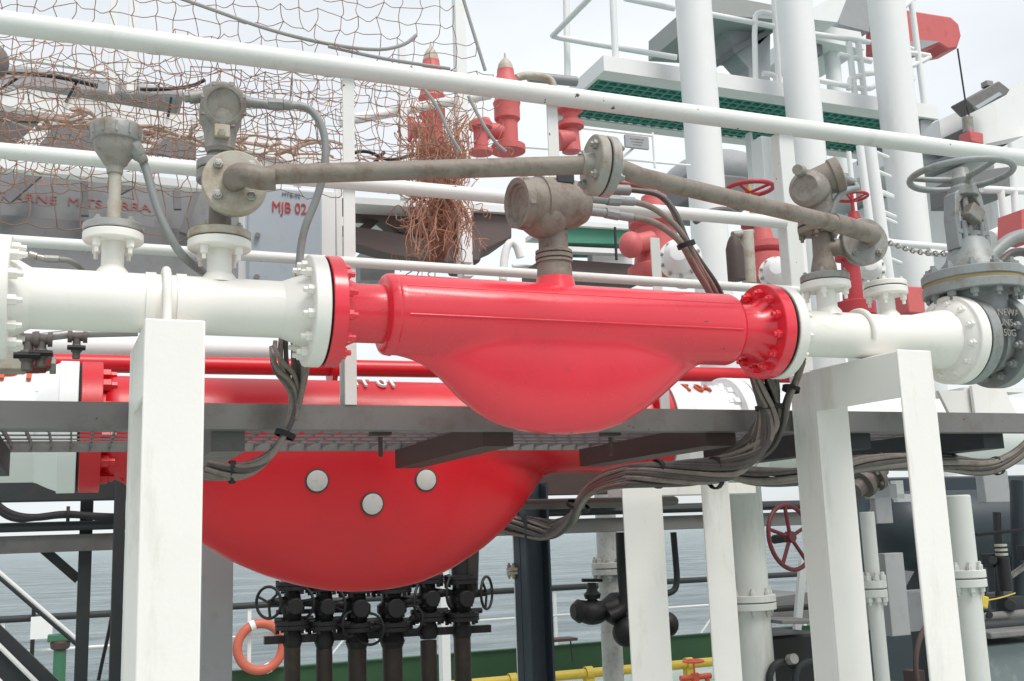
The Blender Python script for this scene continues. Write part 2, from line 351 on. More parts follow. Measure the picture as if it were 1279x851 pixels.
# --- meter builder
def meter(th, Y, zc, xl, xr, rn, rt, rfl, outline, xs0, xs1, m, nb=12, fl=.045, wl=.84, seam=None, bs=.016, nbolt=True, neckflare=1.35, shoulder=True):
    """coriolis meter: tube body with the domed case hanging below. outline = [(X, depth below axis)]"""
    q = MB()
    N = 90; NA = 26; NL = 34; rows = []
    def D(xx):
        if xx <= outline[0][0] or xx >= outline[-1][0]: return rt
        for (a, da), (b, db) in zip(outline, outline[1:]):
            if a <= xx <= b: return max(rt, da+(db-da)*(xx-a)/(b-a))
        return rt
    for i in range(N+1):
        xx = xs0+(xs1-xs0)*i/N; Dm = sum(D(xx+(xs1-xs0)*k*.006) for k in (-2, -1, 0, 1, 2))/5
        f = math.sqrt(max(0, min(1, (Dm-rt)/(max(d for _, d in outline)*.93-rt)))); ring = []
        for k in range(NA+1):
            t = math.pi*k/NA; ring.append(V((xx, Y+math.cos(t)*rt, zc+math.sin(t)*rt)))
        for sgn in (-1, 1):
            seq = range(1, NL) if sgn < 0 else range(NL-1, 0, -1)
            for k in seq:
                zz_ = Dm*math.sin(k/NL*math.pi/2)
                wc = math.sqrt(max(0, rt*rt-zz_*zz_)); n_ = 2.5
                wlobe = (wl*f)*rt*max(0, 1-(zz_/Dm)**n_)**(1/n_)
                s_ = .2*rt; wd = max(wc, wlobe); dd = abs(wc-wlobe)
                if dd < s_: wd += (s_-dd)**2/(4*s_)*.9
                ring.append(V((xx, Y+sgn*wd, zc-zz_)))
            if sgn < 0: ring.append(V((xx, Y, zc-Dm)))
        rows.append([q.bm.verts.new(p) for p in ring])
    for A, B in zip(rows, rows[1:]):
        n_ = len(A)
        for k in range(n_): q.bm.faces.new((A[k], A[(k+1) % n_], B[(k+1) % n_], B[k]))
    # rounded end caps
    for row, sx in ((rows[0], -1), (rows[-1], 1)):
        c0 = V((row[0].co.x, Y, zc)); prev = row
        for st in (.35, .7, 1):
            dx = sx*rt*.22*math.sin(st*math.pi/2); sc = 1-.26*(1-math.cos(st*math.pi/2))
            cur = [q.bm.verts.new(V((c0.x+dx, Y+(v.co.y-Y)*sc, zc+(v.co.z-zc)*sc))) for v in row]
            n_ = len(row)
            for k in range(n_): q.bm.faces.new((prev[k], prev[(k+1) % n_], cur[(k+1) % n_], cur[k]))
            prev = cur
        q.bm.faces.new(prev)
    body = q.build('case', m, th)
    L = xs0-xl; fr = rn*neckflare
    MB().lathe(V((xl+fl*.5, Y, zc)), X, [(0, fr), (L*.12, fr*.93), (L*.34, rn), (L*.9, rn), (L*.97, rn*1.05), (L, rn*1.05)], 48).build('neck', m, th)
    L2 = xr-xs1
    MB().lathe(V((xs1, Y, zc)), X, [(0, rn*1.05), (L2*.25, rn), (L2*.55, rn*1.04), (L2*.75, fr*.93), (L2-fl*.5, fr*1.02)], 48).build('neck', m, th)
    f1 = flange('flange', (xl, Y, zc), X, rfl, fl, m, th, nb=nb if nbolt else 0, side=1, bs=bs, bm_len=bs*1.5)
    f2 = flange('flange', (xr-fl, Y, zc), X, rfl, fl, m, th, nb=nb if nbolt else 0, side=-1, bs=bs, bm_len=bs*1.5)
    return body
xl, xr = xp(403), xp(960)
ol = [(497, 444), (515, 449), (535, 459), (555, 477), (575, 498), (597, 516), (620, 529), (650, 538), (680, 542), (712, 543), (745, 540), (775, 530), (800, 515), (822, 498), (842, 480), (860, 463), (880, 451), (900, 446)]
OUT = [(P(x, y, YP).x, ZP-P(x, y, YP).z) for x, y in ol]
mt1 = thing('flow_meter', 'bright red mass flow meter with a domed belly, nearest the camera', 'flow meter', (xp(710), YP, 2.4), 'red mass flow meters')
RT1 = .127
meter(mt1, YP, ZP, xl, xr, .092, RT1, RF, OUT, xp(492), xp(905), RED)
# shoulder ring, seams
xs = xp(487)
MB().lathe(V((xs-.028, YP, ZP)), X, [(0, .09), (0, RT1*.86), (.006, RT1*.97), (.012, RT1+.0), (.03, RT1+.003), (.036, RT1-.001)], 56).build('end_cap', RED, mt1)
a, b = xp(498), xp(903)
MB().tube([V((a+(b-a)*i/20, YP-math.sqrt(RT1**2-.022**2), ZP-.022)) for i in range(21)], .0035, 8).build('weld_seam', RED, mt1)
MB().tube([V((a+(b-a)*i/20, YP-math.sqrt(RT1**2-.072**2), ZP+.072)) for i in range(21)], .0018, 6).build('weld_seam', RED, mt1)
# transmitter neck (on the meter) and head
cx = xp(693, ZP+.15); zt0 = ZP+RT1
hd = thing('transmitter_head', 'big grimy round grey transmitter head standing on the near red meter', 'transmitter', (cx, YP, zt0-.01))
MB().lathe(V((cx, YP, ZP+.10)), Z, [(0, .074), (.03, .066), (.05, .062)], 36).build('pedestal', RED, mt1)
MB().lathe(V((cx, YP, zt0+.022)), Z, [(0, .0), (0, .060), (.052, .057), (.052, .062), (.060, .062), (.060, .055), (.066, .055), (.066, .063), (.078, .063), (.078, .055), (.084, .055), (.084, .062), (.094, .062), (.1, .05), (.16, .05)], 40).build('neck', BROWNG, hd)
hc = P(690, 255, YP-.02); a_ = (V((1.0, .12, .10))).normalized()
px1 = M(1, 690, 255, YP)
q = MB().lathe(hc, a_, [(-.115, 0), (-.115, .078), (-.108, .086), (-.062, .088), (-.060, .094), (-.050, .094), (-.048, .089), (.03, .091), (.085, .082), (.12, .066), (.128, .055), (.128, 0)], 44)
q.sphere(hc+V((-.035, .0, -.045)), .082, (1.05, 1, .95))
q.build('housing', BROWNG, hd)
q = MB().lathe(hc-a_*.118, a_, [(0, 0), (0, .05), (-.006, .054), (-.008, .062), (-.018, .066), (-.022, .084), (.006, .09), (.012, .082)], 40)
lid = q.build('lid', BROWNG, hd)
q = MB()
for k in range(6):
    t = k*math.pi/3+.2; u = a_.cross(Z).normalized(); v_ = a_.cross(u)
    q.box(hc-a_*.125+(u*math.cos(t)+v_*math.sin(t))*.078, (.022, .02, .024))
q.build('lid_lugs', BROWNG, lid, bevel=.003)
MB().box(P(706, 221, YP-.09), (.06, .012, .04)).build('name_plate', DARK, hd)
for (gx, gy, ex, ey) in ((752, 250, 792, 252), (750, 266, 790, 272)):
    MB().cyl(P(gx-14, gy-2, YP), P(gx+6, gy, YP), .016, seg=12).cyl(P(gx+6, gy, YP), P(gx+22, (gy+ey)/2, YP), .02, seg=8).cyl(P(gx+22, (gy+ey)/2, YP), P(ex, ey, YP), .016, seg=16).build('cable_gland', CONDUIT, hd)

# --- right white spool
x2, x3 = xp(963), xp(1196)
sp2 = thing('pipe_spool', 'white pipe spool between the near red meter and the grey gate valve', 'pipe', (x2, YP, ZP-RP))
MB().lathe(V((x2+.02, YP, ZP)), X, [(0, 0), (0, RP), (x3-x2-.36, RP), (x3-x2-.25, RP*1.06), (x3-x2-.13, RP*1.32), (x3-x2-.05, RP*1.42), (x3-x2-.03, 0)], 56).build('pipe', WHITE, sp2)
flange('flange', (x2+.004, YP, ZP), X, RF, .042, WHITE, sp2, nb=12, side=1, bs=.015, bm_len=.024, hub=RP, hublen=.06)
flange('gasket', (x2-.004, YP, ZP), X, RF*.965, .007, GASK, sp2, nb=0)
flange('flange', (x3-.05, YP, ZP), X, .174, .05, WHITE, sp2, nb=12, side=-1, bs=.017, bm_len=.022, hub=RP*1.42, hublen=.03)
flange('gasket', (x3+.001, YP, ZP), X, .170, .006, GASK, sp2, nb=0)
n3x, n3z = nozzle(sp2, 1032, .037, .092, 354)
n4x, n4z = nozzle(sp2, 1107, .031, .082, 361)
q = MB(); cx = xp(1072)
pts = []
for i in range(30):
    t = math.pi*(1.1-i/29*1.25); pts.append(V((cx, YP+math.cos(t)*(RP+.008), ZP+math.sin(t)*(RP+.008))))
q.tube(pts, .011, 12).build('u_bolt', WHITE, sp2)

# --- pipe support portals
def portal(name, label, pxl, pxr, ztop, y0, y1, legw=.15, d=.14, beam=.15, farw=.14, group='portal frames carrying the pipes', zb=-.0, sh=0.0):
    xa = XA(pxl, y0, ztop); xb = XA(pxr, y0, ztop); xm = (xa+xb)/2; wdt = xb-xa
    t = thing(name, label, 'pipe support', (xm, y0, zb), group)
    # near leg: channel, web to the camera
    MB().box((xm, y0+.006, (ztop+zb)/2), (wdt, .012, ztop-zb)).build('leg', WHITES, t, bevel=.005)
    q = MB().box((xb-.006, y0+.012+.05, (ztop+zb)/2), (.012, .1, ztop-zb-.01))
    q.build('leg_flange', WHITES, t, bevel=.003)
    # far leg
    q = MB().box((xm-sh, y1-.006, (ztop-.004+zb)/2), (wdt, .012, ztop-.004-zb)).box((xa-sh+.005, y1-.012-farw/2, (ztop-.01+zb)/2), (.010, farw, ztop-.01-zb)).box((xm-sh, y1-.018-farw, (ztop-.012+zb)/2), (wdt, .010, ztop-.014-zb)).box((xb-sh-.012, y1-.012-farw/2, (ztop-.01+zb)/2), (.010, farw-.006, ztop-.012-zb))
    q.build('leg', WHITES, t, bevel=.003)
    # cross beam: side plate and top plate with round haunch
    q = MB(); zt = ztop-.006
    pts = [V((xa+.002, y0+.012, zt)), V((xa+.002-sh, y1-farw, zt)), V((xa+.002-sh, y1-farw, zt-beam-.03)), V((xa+.002-sh, y1-farw-.03, zt-beam)), V((xa+.002, y0+.012, zt-beam))]
    q.prism(pts, (.010, 0, 0)); q.box((xm, (y0+y1)/2, zt-.001), (wdt-.01, y1-y0-.03, .010)); q.build('cross_beam', WHITES, t, bevel=.002)
    MB().box((xm, y0+.05, zb+.01), (.3, .25, .02)).build('base_plate', WHITES, t); 
    return t
zsup = ZP-RP-.003
portal('pipe_support', 'broad white portal leg standing under the left white pipe', 181, 257, P(200, 398, 2.93).z, 2.93, 3.46, sh=.012, farw=.12, beam=.2)
portal('pipe_support', 'white portal frame under the right white pipe with an open bay between its legs', 1121, 1163, P(1140, 437, 2.93).z, 2.93, 3.52, sh=.03, farw=.13, beam=.165)

# --- instrument 1: conical head on thin stem
t1 = thing('temperature_transmitter', 'grey transmitter with a flared round cap on a thin stem above the left white pipe', 'transmitter', (n1x, YP, n1z))
flange('mounting_flange', (n1x, YP, n1z+.003), Z, .083, .022, STEEL, t1, nb=4, side=1, bs=.011, bm_len=.012, Rb=.062)
flange('gasket', (n1x, YP, n1z-.0005), Z, .07, .004, GASK, t1, nb=0)
zt = P(139, 212, YP).z; zm = P(140, 250, YP).z
MB().lathe(V((n1x, YP, n1z+.024)), Z, [(0, .019), (zm-n1z-.024, .019), (zm-n1z-.024, .0165), (zt-n1z-.024, .0165)], 24).build('stem', GREYL, t1)
zc_ = P(138, 152, YP).z
q = MB().lathe(V((n1x-.002, YP, zt-.012)), Z, [(0, 0), (0, .022), (.022, .024), (.026, .03), (.06, .052), (.068, .058), (.098, .062), (.1, 0)], 40)
q.build('housing', BGREY, t1)
ztop = P(138, 146, YP).z
q = MB().lathe(V((n1x-.002, YP, zt+.083)), Z, [(0, .062), (.003, .068), (.01, .070), (.045, .073), (.052, .069), (.056, .06), (.056, 0)], 40)
for k in range(12):
    t = k*math.pi/6; q.box((n1x-.002+math.cos(t)*.0715, YP+math.sin(t)*.0715, zt+.11), (.006, .006, .03), Matrix.Rotation(t, 3, 'Z'))
q.build('cap', GREY, t1)
MB().cyl(P(163, 181, YP-.01), P(176, 196, YP-.01), .03, .022, 8).cyl(P(174, 194, YP-.01), P(181, 203, YP-.01), .02, .013, 12).build('cable_gland', GREY, t1)
MB().tube([P(178, 200, YP), P(184, 216, YP), P(190, 240, YP), P(199, 268, YP), P(212, 296, YP), P(226, 318, YP+.02), P(243, 333, YP+.08), P(262, 345, YP+.2)], .0125, 12, 2).build('hose', CONDUIT, t1)

# --- instrument 2: pressure transmitter with round dial cover + flanged tee
t2 = thing('pressure_transmitter', 'grey transmitter with a blank round cover above the big four bolt flange', 'transmitter', (n2x, YP, n2z))
flange('mounting_flange', (n2x, YP, n2z+.004), Z, .092, .024, GREYL, t2, nb=4, side=1, bs=.012, bm_len=.014, Rb=.07)
flange('gasket', (n2x, YP, n2z-.0005), Z, .08, .0045, GASK, t2, nb=0)
zA = P(266, 222, YP).z
MB().lathe(V((n2x, YP, n2z+.026)), Z, [(0, .034), (zA-n2z-.09, .032), (zA-n2z-.06, .032)], 28).build('stem', BROWNG, t2)
zB = P(266, 208, YP).z
q = MB(); c = V((n2x-.002, YP+.01, 0))
for z0_, z1_, r_ in ((zB-.045, zB-.012, .068), (zB-.008, zB+.018, .068)): q.lathe(c+Z*z0_, Z, [(0, 0), (0, r_-.003), (.003, r_), (z1_-z0_-.003, r_), (z1_-z0_, r_-.003), (z1_-z0_, 0)], 32)
q.lathe(c+Z*(zB+.018), Z, [(0, .04), (.02, .036), (.03, .034)], 28)
q.build('coupling_flange', GREY, t2)
# housing
h0 = P(275, 178, YP); h1 = P(275, 118, YP)
q = MB().lathe(V((h0.x, YP, P(275, 192, YP).z)), Z, [(0, 0), (0, .038), (.012, .045), (.02, .043), (.07, .05), (.1, .062), (.13, .064), (.2, .056), (.215, .04), (.218, 0)], 32)
q.build('housing', BGREY, t2)
hcv = P(279, 131, YP-.06)
q = MB().lathe(P(276, 131, YP), (hcv-P(276, 131, YP)), [(-.05, 0), (-.05, .058), (.055, .060), (.058, .066), (.074, .067), (.078, .06), (.078, .05), (.072, .048), (.072, 0)], 44)
cov = q.build('cover', BGREY, t2)
q = MB()
for k in range(8):
    t = k*math.pi/4+.3; ax = (hcv-P(276, 131, YP)).normalized(); u = ax.cross(Z).normalized(); q.box(P(276, 131, YP)+ax*.07+(u*math.cos(t)+u.cross(ax)*math.sin(t))*.064, (.014, .014, .014))
q.build('cover_lugs', BGREY, cov, bevel=.002)
MB().cyl(P(255, 120, YP), P(236, 122, YP), .02, .02, 14).cyl(P(238, 121, YP), P(230, 122, YP), .016, .016, 6).build('plug', GREY, t2)
MB().box(P(277, 165, YP-.045), (.045, .03, .04)).cyl(P(277, 165, YP-.06), P(277, 165, YP-.075), .012, seg=6).build('terminal_boss', GREYL, t2, bevel=.003)
MB().cyl(P(297, 124, YP), P(314, 129, YP), .02, .018, 14).cyl(P(313, 128, YP), P(336, 131, YP), .015, .015, 16).cyl(P(334, 130, YP), P(353, 131, YP), .0185, .0185, 6).cyl(P(353, 131, YP), P(364, 132, YP), .018, .015, 12).build('cable_gland', CONDUIT, t2)
MB().tube([P(362, 132, YP), P(375, 132, YP), P(390, 138, YP), P(402, 156, YP), P(407, 180, YP), P(406, 205, YP), P(402, 228, YP+.02), P(393, 255, YP+.04), P(382, 280, YP+.05), P(376, 305, YP+.06), P(374, 330, YP+.07), P(373, 352, YP+.07)], .0125, 12, 2).build('hose', CONDUIT, t2)

# --- impulse pipe, left run (flange with 4 bolts facing the camera, elbow, run, half of the middle joint)
FGREY = mat('grimy_flange_grey', (.34, .32, .285), .6, .1, var=.14, dirt=(.2, .14, .09), damt=.4, dscale=14, bump=.35, bscale=70)
ZI = P(340, 218, 2.97).z
im = thing('impulse_pipe', 'grimy grey pipe running from the stained four bolt flange to the middle joint', 'pipe', P(295, 228, 3.06), 'thin grimy pipes linking the two transmitters')
fc = P(293, 229, 3.05); fn = V((-.12, -1, .0)).normalized()
MB().lathe(fc-fn*.036, fn, [(0, 0), (0, .091), (.002, .0935), (.03, .0935), (.033, .091), (.033, 0)], 48).build('backing_flange', GREYL, im)
flange('flange', fc, fn, .0925, .024, GREYL, im, nb=4, side=1, bs=.0145, bm_len=.014, Rb=.066, seg=52, bm_=STEEL)
mid = P(738, 206, 2.72); st = P(312, 222, 2.955)
MB().tube([fc+fn*.02, fc+fn*.055, fc+fn*.085+V((.012, 0, 0)), st+V((.01, 0, 0)), P(345, 218, 2.95), mid], .0285, 24, 0).build('pipe', BROWNG, im)
MB().tube([fc+fn*.018, fc+fn*.06, fc+fn*.088+V((.02, 0, 0)), st+V((.03, .0, 0)), st+V((.07, -.006, .003))], .0345, 24, 2).build('elbow', BROWNG, im)
md = (mid-st).normalized()
ax2 = V((.93, -.06, -.05)).normalized()
flange('joint_flange', mid+ax2*.0, ax2, .092, .03, FGREY, im, nb=4, side=-1, bs=.0145, bm_len=.016, Rb=.066, seg=52, bm_=GREY, hub=.029, hublen=.03)
# right run
im2 = thing('impulse_pipe', 'grimy grey pipe sloping down from the middle joint to the right transmitter', 'pipe', mid+ax2*.035, 'thin grimy pipes linking the two transmitters')
flange('joint_flange', mid+ax2*.036, ax2, .092, .03, GREY, im2, nb=4, side=1, bs=.0145, bm_len=.016, Rb=.066, seg=52, hub=.029, hublen=.03)
e2 = P(1082, 291, 2.99)
MB().tube([mid+ax2*.06, mid+ax2*.1, P(800, 221, 2.73), P(1060, 283, 2.97)], .0285, 24, 0).build('pipe', BROWNG, im2)
f2c = P(1078, 303, 3.09); f2n = V((-.25, -1, .0)).normalized()
MB().tube([P(1040, 278, 2.955), P(1062, 284, 2.97), P(1080, 290, 2.985), P(1090, 293, 3.01), P(1086, 297, 3.06), f2c], .0345, 24, 2).build('elbow', BROWNG, im2)
flange('flange', f2c, f2n, .09, .022, GREY, im2, nb=4, side=1, bs=.0135, bm_len=.014, Rb=.066, seg=48)
# --- transmitter 3 on nozzle 3
t3 = thing('pressure_transmitter', 'grey two chambered transmitter above the right white pipe, hose curling off it', 'transmitter', (n3x, YP, n3z))
flange('mounting_flange', (n3x, YP, n3z+.004), Z, .09, .026, GREY, t3, nb=4, side=1, bs=.012, bm_len=.014, Rb=.07)
flange('gasket', (n3x, YP, n3z-.0005), Z, .078, .0045, GASK, t3, nb=0)
zq = P(1022, 292, YP).z
MB().lathe(V((n3x, YP, n3z+.028)), Z, [(0, .05), (.03, .047), (.08, .036), (zq-n3z-.03, .034)], 28).cyl(V((n3x, YP, P(1030, 312, YP).z)), f2c-f2n*.02, .032).build('stem', BROWNG, t3)
MB().lathe(f2c-f2n*.028, f2n, [(0, 0), (0, .086), (.024, .088), (.024, 0)], 40).build('branch_flange', GREY, t3)
q = MB(); c = V((n3x-.012, YP, 0))
q.lathe(c+Z*zq, Z, [(0, 0), (0, .072), (.02, .075), (.022, .06), (.027, .06), (.029, .074), (.05, .07), (.05, 0)], 32)
q.build('coupling_flange', BROWNG, t3)
bolts(t3, c+Z*(zq), -Z, .06, 4, .012, BROWNG, .02)
hb = P(1018, 232, YP)
q = MB().lathe(V((hb.x, YP, P(1020, 278, YP).z)), Z, [(0, 0), (0, .045), (.03, .047), (.05, .06), (.12, .06), (.125, 0)], 28)
aa = V((.8, -.55, .28)).normalized(); bb = V((-.75, -.45, -.12)).normalized()
q.lathe(hb+V((0, 0, -.02)), bb, [(-.02, 0), (-.02, .06), (.05, .07), (.09, .07), (.11, .05), (.11, 0)], 28)
q.build('housing', BGREY, t3)
MB().lathe(P(1022, 228, YP), aa, [(-.04, .055), (.05, .062), (.055, .07), (.085, .07), (.09, .06), (.095, 0)], 32).build('cover', BROWNG, t3)
MB().cyl(P(1000, 214, YP-.05), P(996, 212, YP-.09), .024, .02, 14).build('plug', BGREY, t3)
MB().cyl(P(1043, 222, YP), P(1054, 225, YP), .026, .024, 12).cyl(P(1054, 225, YP), P(1068, 229, YP), .02, .016, 12).build('cable_gland', CONDUIT, t3)
MB().tube([P(1066, 228, YP), P(1072, 236, YP-.02), P(1062, 236, YP-.05), P(1048, 243, YP-.05), P(1039, 262, YP-.04), P(1036, 282, YP-.03), P(1038, 300, YP+.02)], .0125, 10, 2).build('hose', CONDUIT, t3)
# blind flange on nozzle 4
bf = thing('blind_flange', 'small blind flange capping the right-hand nozzle of the right white pipe', 'flange', (n4x, YP, n4z))
flange('cover_plate', (n4x, YP, n4z+.004), Z, .082, .02, WHITE, bf, nb=4, side=1, bs=.011, bm_len=.012, Rb=.06)
flange('gasket', (n4x, YP, n4z-.0005), Z, .078, .0045, GASK, bf, nb=0)

# --- grey gate valve
vx = XA(1207, YP, P(1207, 280, YP).z); xv0 = x3+.008
gv = thing('gate_valve', 'big grey gate valve with a handwheel, bolted to the right white pipe', 'valve', (vx, YP, ZP-.17))
fl_ = flange('end_flange', (xv0, YP, ZP), X, .174, .05, VALVE, gv, nb=0)
L = vx-xv0
MB().lathe(V((xv0+.04, YP, ZP)), X, [(0, .12), (L*.25, .11), (L*.6, .125), (L-.04, .14), (L+L*.4-.04, .13), (L*1.75-.04, .115), (L*2-.09, .13), (L*2-.04, .13)], 44).build('body', VALVE, gv)
flange('end_flange', (xv0+2*L-.05, YP, ZP), X, .185, .05, VALVE, gv, nb=12, side=-1, bs=.018, bm_len=.024)
zbn = P(1222, 355, YP).z
MB().lathe(V((vx, YP, ZP+.05)), Z, [(0, .125), (zbn-ZP-.09, .12), (zbn-ZP-.06, .125), (zbn-ZP-.05, .125)], 40).build('body_neck', VALVE, gv)
RB = .195
flange('bonnet_flange', (vx, YP, zbn-.048), Z, RB, .036, VALVE, gv, nb=12, side=-1, bs=.018, bm_len=.026, Rb=.165)
MB().lathe(V((vx, YP, zbn-.011)), Z, [(0, 0), (0, RB*.97), (.014, RB*.97), (.014, 0)], 48).build('gasket', GASKY, gv)
flange('bonnet_flange', (vx, YP, zbn+.004), Z, RB, .036, VALVE, gv, nb=12, side=1, bs=.018, bm_len=.024, Rb=.165)
zy = P(1212, 305, YP).z; zw = P(1203, 228, YP).z
MB().lathe(V((vx, YP, zbn+.038)), Z, [(0, .125), (.03, .12), (.06, .095), (zy-zbn-.04, .075), (zy-zbn-.02, .06), (zy-zbn-.018, 0)], 36).build('bonnet', VALVE, gv)
# yoke: two tapered arms and the top boss
q = MB(); zk0, zk1 = zy-.03, zw-.03
for s in (-1, 1):
    pts = [V((vx+s*.062, YP-.035, zk0)), V((vx+s*.088, YP-.035, zk0)), V((vx+s*.085, YP-.03, (zk0+zk1)/2)), V((vx+s*.07, YP-.03, zk1-.03)), V((vx+s*.03, YP-.03, zk1)), V((vx+s*.02, YP-.03, zk1-.03)), V((vx+s*.052, YP-.03, zk1-.07)), V((vx+s*.062, YP-.03, (zk0+zk1)/2))]
    q.prism(pts, (0, .065, 0))
q.lathe(V((vx, YP, zk1-.035)), Z, [(0, 0), (0, .06), (.035, .056), (.05, .04), (.05, 0)], 28)
q.build('yoke', VALVE, gv, bevel=.004)
q = MB().cyl(V((vx, YP, zy-.04)), V((vx, YP, zw+.05)), .018)
q.build('stem', STEEL, gv)
q = MB().cyl(V((vx, YP, zy+.0)), V((vx, YP, zy+.05)), .04, .036).bar(V((vx-.08, YP-.02, zy+.04)), V((vx+.08, YP-.02, zy+.04)), .03, .02)
q.cyl(V((vx-.045, YP-.03, zy+.0)), V((vx-.045, YP-.03, zy+.085)), .012).cyl(V((vx+.045, YP-.03, zy+.0)), V((vx+.045, YP-.03, zy+.085)), .012)
q.build('gland', VALVE, gv, bevel=.003)
MB().box(V((vx-.01, YP-.05, zy+.11)), (.07, .05, .06), Matrix.Rotation(.6, 3, 'Y')).build('stem_bracket', GREY, gv, bevel=.005)
wc_ = V((vx, YP, zw+.03)); RW = M(60, 1200, 226, YP)
q = MB().ring(wc_, Z, RW, .0135, 56, 12)
for k in range(3):
    t = 2*math.pi*k/3+.5; dv = V((math.cos(t), math.sin(t), 0)); q.tube([wc_+dv*.03+V((0, 0, -.02)), wc_+dv*.1+V((0, 0, -.012)), wc_+dv*(RW-.01)], lambda u: .015-.005*u, 10, 1)
q.lathe(wc_+V((0, 0, -.05)), Z, [(0, 0), (0, .042), (.03, .045), (.045, .035), (.075, .03), (.075, 0)], 20)
q.build('handwheel', VALVE, gv)
CAST = VALVE
for i, s_ in enumerate(('NEWAO', 'UN5', '150G')):
    ang = R(12); text(s_, gv, GREY, V((vx-.05, YP-.146, ZP+.075-.04*i)), X, Z, .038, .003, bold=.01)
# chain
cp0, cp1 = P(1106, 301, 3.7), P(1186, 317, 3.3)
ch = MB(); N = 17
for i in range(N):
    t = (i+.5)/N; c = cp0.lerp(cp1, t)-V((0, 0, .02*math.sin(math.pi*t))); d = (cp1-cp0).normalized(); s_ = d.cross(Z).normalized(); n_ = s_ if i % 2 else s_.cross(d); b2 = n_.cross(d)
    pts = []
    for k in range(12):
        a = 2*math.pi*k/12; pts.append(c+d*(.017*math.cos(a))+b2*(.010*math.sin(a)))
    pts.append(pts[0]); ch.tube(pts, .0035, 6, caps=False)
solo(ch, 'chain', STEEL, 'short steel chain slung level between the white ladder column and the grey gate valve', 'chain')
MB_ = MB
# thick grey hose right of the valve and red object at edge
solo(MB().tube([P(1236, 322, 3.6), P(1250, 308, 3.6), P(1266, 296, 3.6), P(1290, 292, 3.6)], .03, 14, 2), 'hose', CONDUIT, 'thick grey hose arching behind the gate valve bonnet at the right edge', 'hose')
solo(MB().tube([P(1248, 330, 3.75), P(1262, 316, 3.75), P(1280, 314, 3.75), P(1300, 325, 3.75)], .022, 12, 2), 'hose', CABLED, 'dark hose curving under the thick grey hose at the right edge', 'hose')
# ================================================================ RAILING + PLATFORM
xL, xR = XA(-60, YR, Z_TOP), XA(1340, YR, Z_TOP)
rl = thing('guard_rail', 'long white three bar pipe railing running above the grating walkway', 'railing', (1.5, YR, Z_PLAT))
rb = M(27, 300, 62, YR)/2
MB().cyl(V((xL, YR, Z_TOP)), V((xR, YR, Z_TOP)), rb*1.02, seg=32).build('top_rail', WRAIL, rl)
MB().cyl(V((xL, YR, Z_MID)), V((XA(980, YR, Z_MID), YR, Z_MID)), M(19, 300, 215, YR)/2, seg=28).build('middle_rail', WRAIL, rl)
MB().cyl(V((xL, YR, Z_LOW)), V((XA(1000, YR, Z_LOW), YR, Z_LOW)), M(13.5, 300, 318, YR)/2, seg=24).build('lower_rail', WRAIL, rl)
def rpost(px, z0, z1, w_, d_=.008, leg=.05, yy=YR):
    x_ = XA(px, yy, Z_TOP-.1)
    q = MB().box((x_, yy+.0, (z0+z1)/2), (w_, d_, z1-z0)).box((x_+w_/2-d_/2, yy+leg/2, (z0+z1)/2), (d_, leg, z1-z0-.002))
    return q.build('post', WRAIL, rl, bevel=.0015)
rpost(435, Z_PLAT, Z_TOP-.02, .042)
rpost(427, Z_PLAT, 2.82, .028, yy=YR+.06)
rpost(690, Z_PLAT, Z_TOP-.02, .045, yy=YR+.02)
x_ = XA(982, YR, Z_TOP-.08)
q = MB().box((x_, YR, (Z_PLAT+Z_TOP)/2+.01), (.075, .01, Z_TOP-Z_PLAT-.0)).box((x_-.032, YR+.03, (Z_PLAT+Z_TOP)/2), (.01, .06, Z_TOP-Z_PLAT-.06))
q.build('post', WRAIL, rl, bevel=.004)
rpost(812, Z_PLAT, Z_MID, .045, yy=YR+.35)

def plat(px0, px1):
    a = XA(px0, YR, Z_PLAT); b = XA(px1, YR, Z_PLAT); return a, b
a, b = plat(-70, 1350)
pf = thing('walkway_platform', 'long grey grating walkway edged with a steel channel, seen from below', 'walkway', ((a+b)/2, YR, Z_PLAT-.1))
hE = M(31, 440, 520, YR)
q = MB().box(((a+b)/2, YR+.005, Z_PLAT-hE/2), (b-a, .01, hE)).box(((a+b)/2, YR+.04, Z_PLAT-hE+.004), (b-a, .06, .008)).box(((a+b)/2, YR+.04, Z_PLAT-.005), (b-a, .06, .008))
q.build('edge_channel', GREYP, pf)
YB = 4.80
q = MB().box(((a+b)/2, YB, Z_PLAT-.03), (b-a, .012, .045))
q.build('edge_bar', GREYP, pf)
gm = MB(); yb = YR+.09; zg = Z_PLAT-.03
ny = int((YB-.03-yb)/.041)
for i in range(int((YB-.03-yb)/.15)): gm.box(((a+b)/2, yb+i*.15, zg-.008), (b-a, .007, .006))
n_ = int((b-a)/.075)
for i in range(n_): gm.box((a+.05+i*.075, (yb+YB)/2, zg+.006), (.006, YB-yb, .022))
gm.build('grating', GRATE, pf, smooth=False)
def ybeam(px, py, h=.1, w_=.1, m=DARKB, y0=YR+.08, y1=YB-.01, skew=0):
    x_ = XA(px, y0, Z_PLAT-hE)
    q = MB().bar(V((x_, y0, Z_PLAT-.05-h/2)), V((x_+skew, y1, Z_PLAT-.05-h/2)), w_, h); return q.build('cross_beam', m, pf)
ybeam(622, 560, .085, .12); ybeam(900, 560, .085, .14); ybeam(285, 545, .1, .11, GREYP); ybeam(1075, 560, .1, .1, DARK); ybeam(1240, 560, .1, .12, DARK); ybeam(-40, 560, .1, .12, DARK)
for px in (475, 762):
    x_ = XA(px, YR+.1, Z_PLAT-hE)
    MB().box((x_, YR+.1, Z_PLAT-.085), (.07, .05, .02)).cyl(V((x_, YR+.1, Z_PLAT-.1)), V((x_, YR+.1, Z_PLAT-.17)), .008).build('grating_clip', DARKB, pf)

